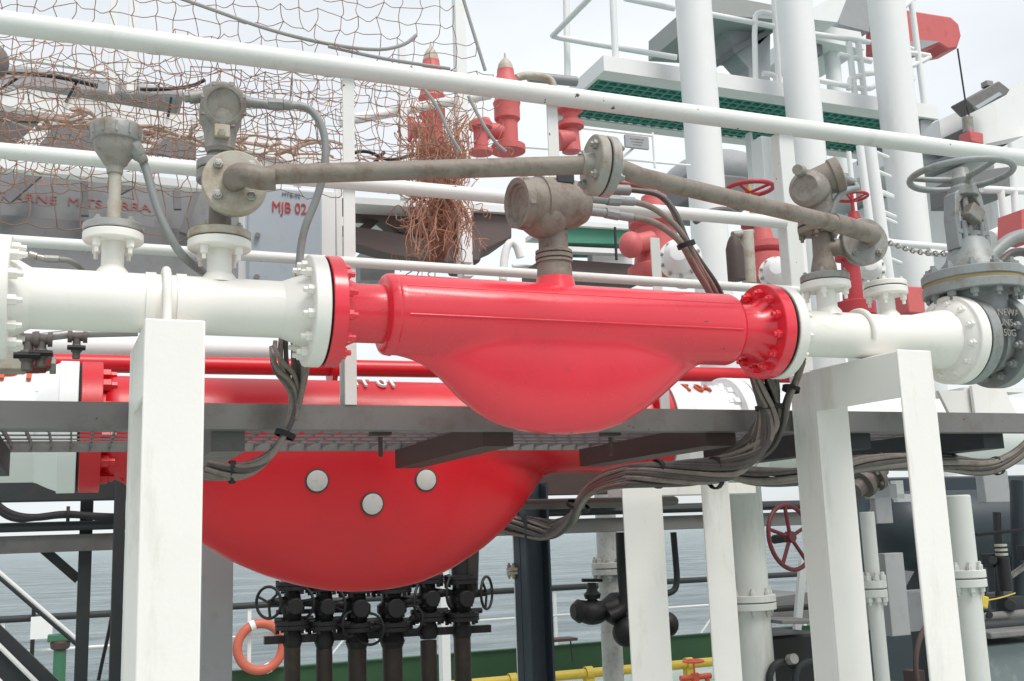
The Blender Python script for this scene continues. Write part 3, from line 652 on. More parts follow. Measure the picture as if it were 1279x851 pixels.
# ================================================================ BIG LOWER METER
YM = 5.3; ZM = P(95, 526, YM-.25).z
def xm(px, z=None): return XA(px, YM, ZM if z is None else z)
RFM = M(82, 90, 526, YM)
RM = .24
mt2 = thing('flow_meter', 'huge red mass flow meter behind the walkway, its belly marked with three pale discs', 'flow meter', (xm(430), YM, 1.85), 'red mass flow meters')
xl, xr = xm(100), xm(812)
ol2 = [(150, 600), (175, 622), (200, 640), (230, 664), (260, 684), (290, 702), (330, 719), (370, 731), (410, 738), (440, 739.5), (480, 737), (520, 729), (560, 712), (600, 686), (630, 660), (655, 628), (675, 598), (690, 575), (720, 560)]
OUT2 = [(P(x, y, YM).x, ZM-P(x, y, YM).z) for x, y in ol2]
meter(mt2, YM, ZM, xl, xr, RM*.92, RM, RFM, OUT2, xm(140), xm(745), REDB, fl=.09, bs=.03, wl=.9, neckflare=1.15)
for px, py in ((396, 600), (532, 599), (465, 629)):
    # find case surface by stepping towards the meter
    best = None
    c = P(px, py, YM)
    # local case half width at this height
    dz = ZM-c.z; xx = c.x; Dm = RM
    for (a1, d1), (b1, d2) in zip(OUT2, OUT2[1:]):
        if a1 <= xx <= b1: Dm = d1+(d2-d1)*(xx-a1)/(b1-a1)
    wd = .9*RM*(1-(dz/Dm)**2.7)**(1/2.7); c = P(px, py, YM-wd)
    MB().lathe(c+V((0, .02, 0)), V((0, -1, -.12)), [(0, 0), (0, .05), (.028, .05), (.03, .046), (.03, 0)], 32).build('disc_cap', DISC, mt2)
    MB().lathe(c+V((0, .022, 0)), V((0, -1, -.12)), [(0, 0), (0, .058), (.024, .058), (.027, .051), (.027, .049)], 32).build('disc_rim', DARKB, mt2)
def cyltext(s, parent, m, px, th_, r_, size, xs):
    th_ = R(th_); z_ = ZM+r_*math.sin(th_); y_ = YM-r_*math.cos(th_); x_ = XA(px, y_, z_); n_ = V((0, -math.cos(th_), math.sin(th_))); u_ = V((0, math.sin(th_), math.cos(th_)))
    t_ = text(s, parent, m, V((x_, y_, z_))-u_*size*.36+n_*.008, X, u_, size, .006, bold=.012, xs=xs)
cyltext('FIT 01', mt2, TEXTW, 428, 61, RM, .13, .82)
# white pipe left and right of the big meter
def spool2(px0, px1, label, face, m=WFAR):
    xa, xb = xm(px0), xm(px1); t = thing('pipe_spool', label, 'pipe', ((xa+xb)/2, YM, ZM-RM))
    MB().lathe(V((min(xa, xb), YM, ZM)), X, [(0, 0), (0, RM*1.05), (abs(xb-xa), RM*1.05), (abs(xb-xa), 0)], 48).build('pipe', m, t); return t, xa, xb
s1, xa, xb = spool2(-80, 98, 'white pipe lettered in red, bolted to the left end of the huge lower red meter', 1)
flange('flange', (xb-.085, YM, ZM), X, RFM, .08, WFAR, s1, nb=16, side=-1, bs=.03, bm_len=.07, hub=RM*.93, hublen=.15)
flange('gasket', (xb-.002, YM, ZM), X, RFM*.97, .012, GASK, s1, nb=0)
cyltext('PT 03', s1, TEXTO, -3, 58, RM*1.05, .15, 1.05)
s2, xa, xb = spool2(815, 915, 'white lettered pipe bolted to the right end of the huge lower red meter', 1)
flange('flange', (xa, YM, ZM), X, RFM, .085, WFAR, s2, nb=16, side=1, bs=.03, bm_len=.05, hub=RM*.93, hublen=.12)
flange('flange', (xb-.08, YM, ZM), X, RFM, .08, WFAR, s2, nb=16, side=-1, bs=.03, bm_len=.05)
flange('flange', (xb+.012, YM, ZM), X, RFM, .08, WFAR, s2, nb=0, side=-1, bs=.03)
MB().lathe(V((xb+.09, YM, ZM)), X, [(0, RM*.93), (3.0, RM*.93)], 40).build('pipe', WFAR, s2)
cyltext('PT 04', s2, TEXTO, 842, 60, RM*1.05, .12, .8)
# white saddle on the right pipe behind walkway
sd_ = thing('pipe_saddle', 'white saddle bracket with a pointed stiffener on the walkway edge below the gate valve', 'bracket', P(1210, 512, 4.4))
c1, c2, c3, c4 = P(1172, 488, 4.2), P(1256, 488, 4.2), P(1272, 520, 4.2), P(1188, 520, 4.2)
MB().prism([c1, c2, c3, c4], (0, .02, 0)).build('plate', WHITES, sd_)
MB().prism([P(1214, 482, 4.17), P(1222, 472, 4.17), P(1233, 482, 4.17), P(1237, 520, 4.17), P(1219, 520, 4.17)], (0, .02, 0)).build('stiffener', WHITES, sd_)
MB().box(P(1215, 492, 4.35), (.42, .3, .02)).build('top_plate', WHITES, sd_)

# ================================================================ THIRD ROW PIPES (above walkway behind)
Y3 = 6.5
def hpipe(name, label, cat, p0, p1, Y0, Y1, dpx, m, ref=None, group=None, seg=28):
    a, b = P(*p0, Y0), P(*p1, Y1); r_ = M(dpx, *(ref or p0), Y0)/2
    return solo(MB().cyl(a, b, r_, seg=seg), name, m, label, cat, group)
hpipe('pipe', 'plain white pipe lying behind the left white spool, above the thin red one', 'pipe', (-40, 430), (345, 438), Y3, Y3, 30, WFAR)
t = thing('pipe', 'slim red pipe behind the huge lower meter, under the plain white one', 'pipe', P(250, 457, Y3-.4))
a, b = P(45, 453, Y3-.4), P(1000, 470, Y3-.4)
MB().cyl(a, b, M(22, 250, 457, Y3-.4)/2, seg=28).build('barrel', REDB, t)
for px in (350, 540, 620):
    c = a.lerp(b, (px-45)/(955)); MB().lathe(c, X, [(0, 0), (0, .11), (.03, .11), (.03, 0)], 28).build('flange', REDB, t)
# small valves left, brown ones between flange and pipe
MV = mat('corroded_fitting', (.15, .13, .12), .6, .2, var=.25, dirt=(.14, .07, .045), damt=.45, dscale=20, bump=.3)
t = thing('instrument_tubing', 'corroded small bore tubing with a string of valve fittings under the left white pipe', 'tubing', P(60, 425, 4.0))
MB().tube([P(5, 428, 4.0), P(30, 424, 4.0), P(90, 417, 4.0), P(172, 415, 4.0)], .016, 12).build('tube', STEEL, t)
for px, py, s_ in ((35, 424, .85), (52, 424, .75), (96, 421, .6)):
    c = P(px, py, 3.98)
    MB().lathe(c+V((-.03, 0, 0)), X, [(0, 0), (0, .035*s_), (.015, .035*s_), (.015, .025*s_), (.05, .025*s_), (.05, .035*s_), (.065, .035*s_), (.065, 0)], 16).cyl(c, c-Z*.13*s_, .022*s_).sphere(c-Z*.07*s_, .034*s_).build('fitting', MV, t)
    MB().cyl(c+V((-.05*s_, -.02, -.07*s_)), c+V((.05*s_, -.02, -.07*s_)), .016*s_, seg=6).build('valve_cap', BLACK, t)
t = thing('drain_valve', 'rusty red brown drain valve beside the white flange, above the walkway edge at the left', 'valve', P(45, 470, 4.3))
MB().cyl(P(38, 440, 4.3), P(38, 462, 4.3), .08, seg=18).cyl(P(20, 450, 4.3), P(58, 450, 4.3), .05, seg=16).build('body', mat('rusty_red', (.2, .04, .035), .6, dirt=RUST, damt=.4), t)
MB().box(P(10, 452, 4.2), (.12, .1, .08)).build('bracket', GREYL, t, bevel=.01)
MB().cyl(P(62, 456, 4.3), P(70, 456, 4.3), .035, seg=8).build('handle', GREY, t)

# ================================================================ CABLE BUNDLES
def bundle(label, paths, ties, m, rr=.0125, parent_loc=None, mats=None, name='cable_bundle'):
    loc = parent_loc or paths[0][0]; t = thing(name, label, 'cables', loc, 'armoured cable bundles')
    for i, pts in enumerate(paths):
        MB().tube(pts, rr*(1+.15*rnd.uniform(-1, 1)), 10, 3).build('cable', (mats or [m])[i % len(mats or [m])], t)
    for p, d, r_ in ties:
        d = V(d).normalized(); MB().lathe(V(p)-d*.009, d, [(0, r_*.9), (0, r_), (.018, r_), (.018, r_*.9)], 16).build('cable_tie', BLACKR, t)
    return t
def fan(pts, n, spread, seed):
    r_ = random.Random(seed); res = []
    for k in range(n):
        ang = 2*math.pi*k/n+r_.uniform(-.3, .3); path = []
        for i, (p, s_) in enumerate(pts):
            a2 = ang+i*.55; path.append(p+V((math.cos(a2)*.5, math.sin(a2), math.cos(a2)*.85))*spread*s_)
        res.append(path)
    return res
# left drop: from behind spool to under the walkway
YC = 3.42
c0 = [(P(352, 415, 3.42), 2.2), (P(356, 440, 3.42), 2.6), (P(364, 465, 3.45), 1.5), (P(370, 490, 3.47), .8), (P(366, 520, 3.46), .9), (P(352, 550, 3.45), .8), (P(335, 573, 3.47), 1.0), (P(310, 588, 3.5), 1.0), (P(282, 590, 3.55), .9), (P(255, 588, 3.6), 1.0)]
bundle('brown armoured cables dropping past the walkway edge left of the near red meter', fan(c0, 10, .028, 3), [(P(356, 543, 3.45), (-.4, 0, -1), .034), (P(290, 590, 3.54), (1, 0, 0), .038)], CABLE, .009, mats=[CABLE, CABLED, CABLE])
# stub with separate branch into flange
bundle('short brown cables joining the left cable drop beneath the white flange', fan([(P(382, 452, 3.4), 1.2), (P(381, 472, 3.42), .6), (P(375, 500, 3.44), .5), (P(369, 525, 3.44), .5)], 2, .012, 9), [], CABLE, .010)
# head cables
pA = [[P(790, 252, YP), P(815, 258, YP+.02), P(845, 282, YP+.03), P(858, 302, YP+.04), P(872, 330, YP+.08), P(893, 362, YP+.14), P(905, 395, YP+.2)],
      [P(790, 272, YP), P(815, 276, YP+.02), P(840, 292, YP+.03), P(853, 306, YP+.03), P(866, 332, YP+.07), P(886, 364, YP+.13), P(900, 395, YP+.2)],
      [P(755, 236, YP+.12), P(790, 237, YP+.1), P(828, 243, YP+.08), P(847, 270, YP+.05), P(857, 300, YP+.05), P(874, 326, YP+.09), P(899, 360, YP+.15), P(910, 395, YP+.2)],
      [P(770, 228, YP+.16), P(800, 232, YP+.14), P(835, 250, YP+.1), P(850, 285, YP+.06), P(862, 318, YP+.06), P(880, 348, YP+.1), P(898, 395, YP+.2)]]
bundle('three conduits curving from the grimy transmitter head down behind the near red meter', pA, [(P(857, 306, YP+.035), (.35, 0, -1), .034)], CABLE, .0115, mats=[CABLE, CABLE, CABLED, CABLER])
MB().cyl(P(764, 237, YP+.1), P(786, 238, YP+.1), .02, seg=12).build('cable_gland', CONDUIT, bpy.data.objects['cable_bundle.002'])
# right drop
c1_ = [(P(952, 395, 3.40), .9), (P(950, 440, 3.36), 1.4), (P(957, 480, 3.38), 1.2), (P(962, 508, 3.42), .9), (P(955, 540, 3.44), 1.8), (P(930, 570, 3.5), 1.9), (P(893, 588, 3.6), 1.2), (P(840, 592, 3.75), 1.1), (P(780, 594, 3.9), 1.0), (P(742, 604, 4.5), 1.0), (P(725, 625, 4.9), 1.0), (P(716, 650, 5.3), 1.1), (P(690, 664, 5.7), 1.3), (P(655, 658, 6.0), 1.3), (P(600, 648, 6.1), 1.2), (P(520, 640, 6.1), 1.2), (P(420, 640, 6.1), 1.2)]
bundle('long brown cable bundle sweeping from the right red flange back under the walkway', fan(c1_, 17, .049, 5), [(P(963, 509, 3.42), (.05, 0, -1),   .062), (P(893, 591, 3.6), (-1, 0, 0), .064), (P(822, 592, 3.8), (-1, 0, 0), .06), (P(722, 632, 5.0), (-.2, .5, -1), .066)], CABLE, .0105, mats=[CABLE, CABLED, CABLE, CABLED, CABLED])
c2_ = [(P(1003, 450, 3.30), .6), (P(993, 478, 3.32), .8), (P(982, 500, 3.36), .8), (P(978, 530, 3.42), .8), (P(965, 560, 3.46), .7), (P(945, 575, 3.5), .6)]
bundle('pair of cables hanging beside the right white flange onto the portal leg', fan(c2_, 3, .018, 8), [(P(988, 486, 3.34), (-.3, 0, -1), .034)], CABLE, .011, mats=[CABLE, CABLED])
c3_ = [(P(900, 582, 3.8), .8), (P(930, 594, 3.75), .9), (P(970, 597, 3.75), 1), (P(1020, 594, 3.8), 1), (P(1060, 580, 3.85), 1), (P(1110, 577, 3.9), 1), (P(1180, 577, 3.95), 1), (P(1230, 586, 3.95), 1.1), (P(1262, 575, 3.9), 1), (P(1290, 552, 3.85), 1)]
bundle('thick dusty cable bundle running level under the walkway to the right edge', fan(c3_, 11, .038, 12), [(P(1098, 577, 3.9), (1, 0, 0), .044), (P(1190, 578, 3.95), (1, 0, 0), .044), (P(1245, 582, 3.93), (1, 0, .2), .046)], CABLE, .0105, mats=[CABLE, CABLED, CABLE])
# thin cable left beam
bundle('thin black cables lying along the dark beam at the lower left', [[P(-10, 625, 6.2), P(10, 642, 6.2), P(40, 648, 6.2), P(80, 642, 6.2), P(120, 645, 6.2), P(150, 646, 6.2)], [P(-10, 630, 6.2), P(15, 650, 6.2), P(50, 646, 6.2), P(85, 641, 6.2), P(125, 647, 6.2), P(150, 648, 6.2)]], [(P(85, 642, 6.2), (1, 0, 0), .04)], BLACKR, .018)
# ================================================================ UNDER-STRUCTURE AND LOWER BACKGROUND
def vbox(px, py, Y, wpx, z0, z1, name, m, label, cat, group=None, d=None, bevel=.004):
    p = P(px, py, Y); w_ = M(wpx, px, py, Y)*1.0/ .9; d = d or w_
    return solo(MB().box((p.x, Y+d/2, (z0+z1)/2), (w_, d, z1-z0)), name, m, label, cat, group, bevel)
def hbeam(p0, p1, Y, wpx, name, m, label, cat, group=None, d=.12, bevel=.004):
    a, b = P(*p0, Y), P(*p1, Y); z = (a.z+b.z)/2; h = M(wpx, *p0, Y)
    return solo(MB().box(((a.x+b.x)/2, Y+d/2, z), (abs(b.x-a.x), d, h)), name, m, label, cat, group, bevel)
hbeam((-30, 613), (160, 609), 6.2, 30, 'steel_beam', DARK, 'upper dark beam behind the left portal leg, just under the walkway', 'beam')
hbeam((655, 600), (780, 594), 6.2, 42, 'steel_beam', DARKB, 'short brown black beam right of the huge red belly, under the walkway', 'beam')
hbeam((-30, 659), (1010, 632), 6.3, 12, 'pipe', DARK, 'dark service pipe resting along the long grey under-walkway beam', 'pipe', d=.09, bevel=.03)
hbeam((-30, 676), (1010, 652), 6.35, 22, 'steel_beam', GREYP, 'long grey horizontal beam low under the walkway at horizon height', 'beam', d=.2)
hbeam((640, 641), (1010, 625), 6.8, 7, 'pipe', DARK, 'thin dark pipe above the dark service pipe, right of the huge red belly', 'pipe', d=.06, bevel=.02)
G_POST = 'dark columns holding up the walkway'
vbox(104, 760, 6.4, 14, 0, 2.45, 'steel_column', DARK, 'slim dark column standing left of the broad white portal leg', 'column', G_POST, d=.07)
vbox(119, 800, 6.1, 14, 0, 1.35, 'black_pipe_trunk', BLACK, 'black pipe trunk rising beside the slim dark column at the lower left', 'trunk', d=.1, bevel=.02)
vbox(148, 700, 6.0, 12, 0, 2.5, 'steel_column', DARK, 'dark column half hidden behind the broad white portal leg', 'column', G_POST, d=.1)
vbox(272, 720, 5.9, 34, 0, 2.45, 'steel_column', PANELG, 'pale grey column just right of the broad white portal leg', 'column', G_POST, d=.15)
t = thing('steel_column', 'heavy blue black H column right of the huge red belly', 'column', P(666, 851, 6.0)*1, G_POST)
p = P(666, 740, 6.0); w1 = M(34, 666, 740, 6.0)
q = MB().box((p.x-w1/2+.01, 6.0, 1.2), (.014, .2, 2.4)).box((p.x+w1/2-.01, 6.0, 1.2), (.014, .2, 2.4)).box((p.x, 6.0, 1.2), (w1, .012, 2.4)); q.build('column', mat('blue_black_paint', (.03, .045, .06), .5, bump=.1), t)
t = thing('vent_pipe', 'narrow white pipe with a small flange against the heavy H column', 'pipe', P(647, 851, 6.0))
c = P(647, 740, 6.1); q = MB().cyl(V((c.x, c.y, 0)), V((c.x, c.y, 2.3)), .022); q.build('barrel', WFAR, t)
c = P(645, 713, 6.1); flange('flange', c-Z*.02, Z, .06, .018, GREYL, t, nb=4, side=-1, bs=.012, bm_len=.02); flange('flange', c+Z*.002, Z, .06, .018, GREYL, t, nb=4, side=1, bs=.012, bm_len=.02)
def vpipe(px, py, Y, dpx, z0, z1, m, name, label, cat='pipe', fl=None, flr=1.7, group=None):
    c = P(px, py, Y); r_ = M(dpx, px, py, Y)/2; t = thing(name, label, cat, (c.x, Y, z0), group)
    MB().cyl((c.x, Y, z0), (c.x, Y, z1), r_, seg=28).build('barrel', m, t)
    if fl:
        zf = P(px, fl, Y).z; flange('flange', (c.x, Y, zf-.045), Z, r_*flr, .04, m, t, nb=8, side=-1, bs=.016, bm_len=.03); flange('flange', (c.x, Y, zf+.002), Z, r_*flr, .04, m, t, nb=8, side=1, bs=.016, bm_len=.03)
    return t, c, r_
DWH = mat('speckled_pale_pipe', (.50, .50, .48), .6, var=.1, dirt=(.28, .24, .2), damt=.4, dscale=30, bump=.1)
t, c, r_ = vpipe(761, 740, 7.0, 26, .45, 2.4, DWH, 'riser_pipe', 'speckled pale riser pipe on a green cone base, behind the small black valve', fl=710, flr=1.6)
MB().lathe((c.x, 7.0, 0), Z, [(0, 0), (0, .24), (.45, .13), (.5, .11), (.5, 0)], 24).build('base_cone', GREEND, t)
t = thing('globe_valve', 'small black valve with a T handle in front of the speckled riser', 'valve', P(740, 785, 6.7))
v0 = P(740, 765, 6.7)
q = MB().sphere(v0, .105, (1.15, .9, .8)).lathe(P(719, 764, 6.7), X, [(-.02, 0), (-.02, .05), (.02, .08), (.12, .06), (.2, .06), (.28, .11), (.33, .11), (.33, 0)], 20).cyl(P(760, 768, 6.7), P(800, 772, 6.7), .045)
q.cyl(v0, P(739, 728, 6.7), .038, .03).lathe(P(740, 748, 6.7), Z, [(0, .05), (.03, .06), (.05, .04), (.09, .032)], 16)
q.build('body', BLACK, t); MB().cyl(P(727, 725, 6.7), P(752, 725, 6.7), .012).build('handle', BLACK, t)
q = MB().sphere(P(783, 790, 6.6), .1, (1, 1, 1)); q.tube([P(776, 665, 6.6), P(778, 720, 6.6), P(782, 755, 6.6), P(772, 766, 6.6), P(760, 770, 6.6)], .04, 12, 2)
solo(q, 'drain_pipe', BLACK, 'black bent drain pipe curving down beside the speckled riser', 'pipe')
solo(MB().tube([P(841, 665, 6.6), P(844, 700, 6.6), P(846, 725, 6.6), P(843, 738, 6.6), P(832, 742, 6.6)], .022, 12, 2), 'drain_pipe', DARK, 'thin dark J shaped pipe right of the wide white leg', 'pipe')
solo(MB().sphere(P(834, 780, 6.5), .075, (1, 1, 1.1)).cyl(P(820, 780, 6.5), P(834, 780, 6.5), .04), 'capped_pipe_end', BLACK, 'round black pipe cap poking out right of the wide white leg', 'pipe cap')
vbox(825, 740, 6.0, 11, 0, 2.4, 'steel_column', DARK, 'thin dark column hugging the right side of the wide white leg', 'column', G_POST, d=.05)
vbox(951, 705, 7.4, 9, 0, 2.4, 'steel_column', DARK, 'thin dark column left of the red spoked wheel', 'column', G_POST, d=.05)
# lower white portal of the huge meter
pz = P(800, 604, 5.05).z
def leg_post(pa_, pb_, zt_, Y_, label, arm=0):
    xa_, xb_ = XA(pa_, Y_, zt_), XA(pb_, Y_, zt_); t_ = thing('pipe_support', label, 'pipe support', ((xa_+xb_)/2, Y_, 0), 'white legs under the huge meter line')
    MB().box(((xa_+xb_)/2, Y_+.006, zt_/2), (xb_-xa_, .012, zt_)).build('leg', WHITES, t_, bevel=.004)
    MB().box(((xa_+xb_)/2+(xb_-xa_)*.1, Y_+.07, zt_/2-.01), (.012, .115, zt_-.02)).build('leg_web', WHITES, t_)
    if arm: MB().box(((xa_+xb_)/2+arm/2, Y_+.1, zt_-.035), (xb_-xa_+arm, .15, .06)).build('cross_beam', WHITES, t_, bevel=.003)
    MB().box(((xa_+xb_)/2, Y_+.05, .01), (.4, .3, .02)).build('base_plate', WHITES, t_)
leg_post(777, 826, pz, 5.05, 'wide white leg under the walkway, between the heavy H column and the right portal', .62)
leg_post(876, 910, P(896, 600, 4.9).z, 4.9, 'slim white leg under the walkway, just left of the thick flanged white riser')
GR = 'flanged white risers behind the portals'
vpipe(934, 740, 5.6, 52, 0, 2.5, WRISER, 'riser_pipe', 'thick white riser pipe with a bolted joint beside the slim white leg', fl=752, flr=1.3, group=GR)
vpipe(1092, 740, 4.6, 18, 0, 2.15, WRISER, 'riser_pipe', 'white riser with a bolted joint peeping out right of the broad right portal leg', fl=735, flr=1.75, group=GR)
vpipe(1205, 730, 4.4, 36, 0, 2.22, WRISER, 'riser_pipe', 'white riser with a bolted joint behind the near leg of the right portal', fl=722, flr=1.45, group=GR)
# valve manifold
mf = thing('valve_manifold', 'row of black manifold valves with small handwheels hanging below the huge red belly', 'valves', P(470, 851, 7.2))
YVm = 7.2
MB().bar(P(330, 800, YVm), P(612, 785, YVm), .05, .05).build('header', BLACK, mf); MB().bar(P(345, 765, YVm+.05), P(440, 762, YVm+.05), .03, .03).build('tie_bar', BLACK, mf)
BPIPE = mat('brown_black_pipe', (.03, .022, .017), .6, var=.3, dirt=(.09, .05, .03), damt=.3, bump=.2)
for i, (px, yt, sc) in enumerate(((365, 745, .95), (405, 752, .95), (446, 752, 1.1), (490, 750, 1.2), (535, 742, 1.0), (577, 728, 1.05))):
    c = P(px, (800, 806, 798, 804, 796, 792)[i], YVm); sc *= 1.2; zt = P(px, yt, YVm).z; zl = c.z
    MB().cyl((c.x, YVm, 0), (c.x, YVm, zl-.02), .047*sc).build('pipe', BPIPE, mf)
    q = MB(); z_ = lambda y: P(px, y, YVm).z
    ytb = 20 if i < 5 else 0
    dz = (0, .03, -.02, .015, .04, .02)[i]; q.lathe((c.x, YVm, zl-.05+dz), Z, [(0, .045*sc), (.05, .06*sc), (.11, .045*sc), (.12, .098*sc), (.145, .098*sc), (.147, .09*sc), (.15, .098*sc), (.175, .098*sc), (.18, .05*sc), (.22, .055*sc), (.24, .07*sc), (.29, .07*sc), (.31, .05*sc), (.36, .045*sc), (.37, .095*sc), (.395, .095*sc), (.397, .088*sc), (.4, .095*sc), (.425, .095*sc), (.43, .05*sc), (.55, .05*sc)], 20)
    q.box((c.x, YVm-.02, zl+.21+dz), (.085*sc, .11*sc, .07*sc)).cyl((c.x, YVm-.06, zl+.22+dz), (c.x, YVm-.13, zl+.22+dz), .05*sc, .045*sc, 10).cyl((c.x-.1*sc, YVm, zl+.13+dz), (c.x+.12*sc, YVm, zl+.13+dz), .02, seg=8)
    for k in range(6):
        a = k*math.pi/3
        for zz_ in (zl+.045+dz, zl+.295+dz): q.cyl((c.x+math.cos(a)*.085*sc, YVm+math.sin(a)*.085*sc, zz_), (c.x+math.cos(a)*.085*sc, YVm+math.sin(a)*.085*sc, zz_+.09), .013, seg=6)
    vb = q.build('valve', BLACK, mf)
    sgn = -1 if i < 3 else 1; zl += dz; hc_ = V((c.x+sgn*.14*sc, YVm-.04, zl+.25)); ax = V((sgn*.75, -.66, 0)).normalized()
    q = MB().cyl((c.x, YVm, zl+.25), hc_, .035*sc, .02).ring(hc_, ax, .088*sc, .010, 28, 8)
    u = ax.cross(Z).normalized()
    if i in (1, 3, 4):
        h2 = V((c.x-sgn*.13*sc, YVm-.12, zl+.10)); q.cyl((c.x, YVm, zl+.1), h2, .02).ring(h2, V((-sgn*.6, -.8, 0)).normalized(), .07*sc, .009, 24, 8)
    for k in range(3):
        a = k*2*math.pi/3+.4+i*.5; q.cyl(hc_, hc_+(u*math.cos(a)+Z*math.sin(a))*.08*sc, .009, seg=8)
    q.build('handwheel', BLACK, mf)
MB().cyl(P(586, 745, YVm), P(592, 560, YVm), .06).build('pipe', BPIPE, mf)
vbox(408, 815, 10, 12, 0, 2.0, 'stanchion', WFAR, 'short white post glimpsed among the manifold valves', 'post', d=.12)
vbox(557, 790, 9.0, 10, 0, 2.3, 'stanchion', WFAR, 'narrow white post behind the last black manifold valve', 'post', d=.1)

# --- ship's side: coaming, rail, lifebuoy, yellow pipe
YS = 15.5; XS0, XS1 = -14, 32; ZR, ZC = 1.252, .385
cm = thing('deck_coaming', 'dark green bulwark strip along the deck edge at the waterside', 'coaming', (8, YS, 0))
MB().box(((XS0+XS1)/2, YS+.04, ZC/2), (XS1-XS0, .05, ZC)).box(((XS0+XS1)/2, YS+.04, ZC), (XS1-XS0, .12, .02)).build('plate', GREENB, cm)
sr = thing('deck_rail', 'thin ship side railing with a dark top bar in front of the sea', 'railing', (8, YS, ZC))
MB().cyl((XS0, YS, ZR), (XS1, YS, ZR), .045, seg=12).build('top_rail', DARK, sr)
MB().cyl((XS0, YS, .84), (XS1, YS, .84), .018, seg=8).build('middle_rail', WFAR, sr)
for k in range(0, 30):
    x_ = XS0+.8+k*1.55; MB().box((x_, YS, (ZC+ZR)/2), (.05, .02, ZR-ZC)).build('post', WFAR, sr)
for k in range(3, 24, 4):
    x_ = XS0+.8+k*1.55; MB().bar((x_, YS, .95), (x_+.5, YS+.02, .4), .03, .02).bar((x_, YS, .95), (x_-.5, YS+.02, .4), .03, .02).build('brace', WFAR, sr)
lb = P(325, 808, YS-.1)
t = thing('lifebuoy', 'orange lifebuoy with pale bands hung on the ship side railing', 'lifebuoy', lb-Z*.38)
MB().ring(lb, V((0.05, -1, .05)), .31, .065, 44, 12).build('ring', ORANGE, t)
q = MB()
for k in range(4):
    a = k*math.pi/2+.35; d = V((math.cos(a), 0, math.sin(a))); tt = V((-math.sin(a), 0, math.cos(a)))
    q.lathe(lb+d*.31-tt*.035, tt, [(0, .069), (.07, .069)], 14)
q.build('reflective_band', TEXTW, t)
t = thing('deck_pipe', 'yellow pipe running along the deck in front of the green coaming', 'pipe', P(700, 840, 13.2))
YY = 13.2; a, b = P(250, 852, YY), P(930, 811, YY); zz_ = (P(600, 834, YY).z+P(850, 818, YY).z)/2-.16
MB().cyl((a.x, YY, zz_), (b.x, YY, zz_), .062, seg=20).build('barrel', YELLOW, t)
for px in (500, 640, 735, 860):
    x_ = XA(px, YY, zz_); MB().box((x_, YY, zz_/2), (.12, .12, zz_)).build('support', YELLOW, t)
    MB().lathe((x_-.05, YY, zz_), X, [(0, .075), (0, .088), (.1, .088), (.1, .075)], 20).build('clamp', YELLOW, t)
# orange hydrant
t = thing('deck_hydrant', 'small orange red hydrant fitting beside the yellow deck pipe', 'hydrant', P(865, 851, 11.5))
c = P(868, 846, 11.5)
MB().cyl(c-Z*.4, c+Z*.05, .05).cyl(c-X*.2, c+X*.22, .035).cyl(c+X*.17, c+X*.17-Z*.25, .03).build('body', TEXTO, t)
hw = P(866, 826, 11.5); MB().ring(hw, Z, .12, .015, 24, 8).cyl(hw-X*.11, hw+X*.11, .01).cyl(hw, c, .012).build('handwheel', TEXTO, t)
t = thing('mooring_stool', 'tiny brown topped stool by the ship side railing right of the H column', 'stool', P(697, 815, 14.8))
c = P(697, 799, 14.8); MB().box(c, (.5, .3, .04)).build('top', DARKB, t)
for s in (-1, 1): MB().cyl(c+V((s*.2, 0, 0)), c+V((s*.22, 0, -.35)), .012, seg=8).build('leg', DARK, t)
# green vent at left
t = thing('deck_vent', 'green deck vent post with a rusty brown collar at the lower left', 'vent', P(74, 851, 9.5))
c = P(75, 812, 9.5); s_ = M(1, 75, 812, 9.5)
MB().cyl((c.x, c.y, 0), (c.x, c.y, c.z), 7.5*s_).build('post', GREEND, t)
MB().lathe((c.x, c.y, c.z), Z, [(0, 7*s_), (2*s_, 11*s_), (9*s_, 12*s_), (12*s_, 8*s_), (12*s_, 0)], 20).build('collar', DARKB, t)
MB().box((c.x, c.y, c.z+15*s_), (30*s_, 16*s_, 9*s_)).cyl((c.x, c.y, c.z+8*s_), (c.x, c.y, c.z+20*s_), 8*s_).build('cap', GREEND, t, bevel=.01)
t = thing('notice_board', 'small pale notice board on the ship side railing at the far left', 'sign', P(52, 795, YS-.1))
MB().box(P(52, 784, YS-.12), (.26, .02, .28)).build('board', WFAR, t); MB().box(P(41, 792, YS-.1)-Z*.1, (.05, .05, .85)).build('post', BLACK, t)
t = thing('inclined_rail', 'pair of thin pale sloping handrails crossing the sea view at the lower left', 'handrail', P(95, 803, 7.5))
for dy in (0, 6): MB().cyl(P(-30, 690+dy, 7.5), P(97, 800+dy, 7.5), .014, seg=10).build('bar', [WFAR, DARK][dy > 0], t)
t = thing('inclined_stair', 'dark sloping stair stringer in the lower left corner', 'stairs', P(30, 851, 7.2))
MB().bar(P(-40, 775, 7.2), P(60, 870, 7.2), .05, .2).build('stringer', DARK, t); MB().cyl(P(-40, 768, 7.15), P(55, 862, 7.15), .014).build('edge_bar', WFAR, t)
solo(MB().bar(P(52, 684, 6.5), P(98, 724, 6.5), .05, .05), 'brace', DARK, 'short dark diagonal brace under the grey beam at the lower left', 'brace')
solo(MB().tube([P(123, 850, 6.6), P(128, 825, 6.6), P(136, 790, 6.6), P(141, 760, 6.6)], .01, 8, 1), 'cable', BLACK, 'loose thin black wire hanging between the dark columns at the lower left', 'cable')

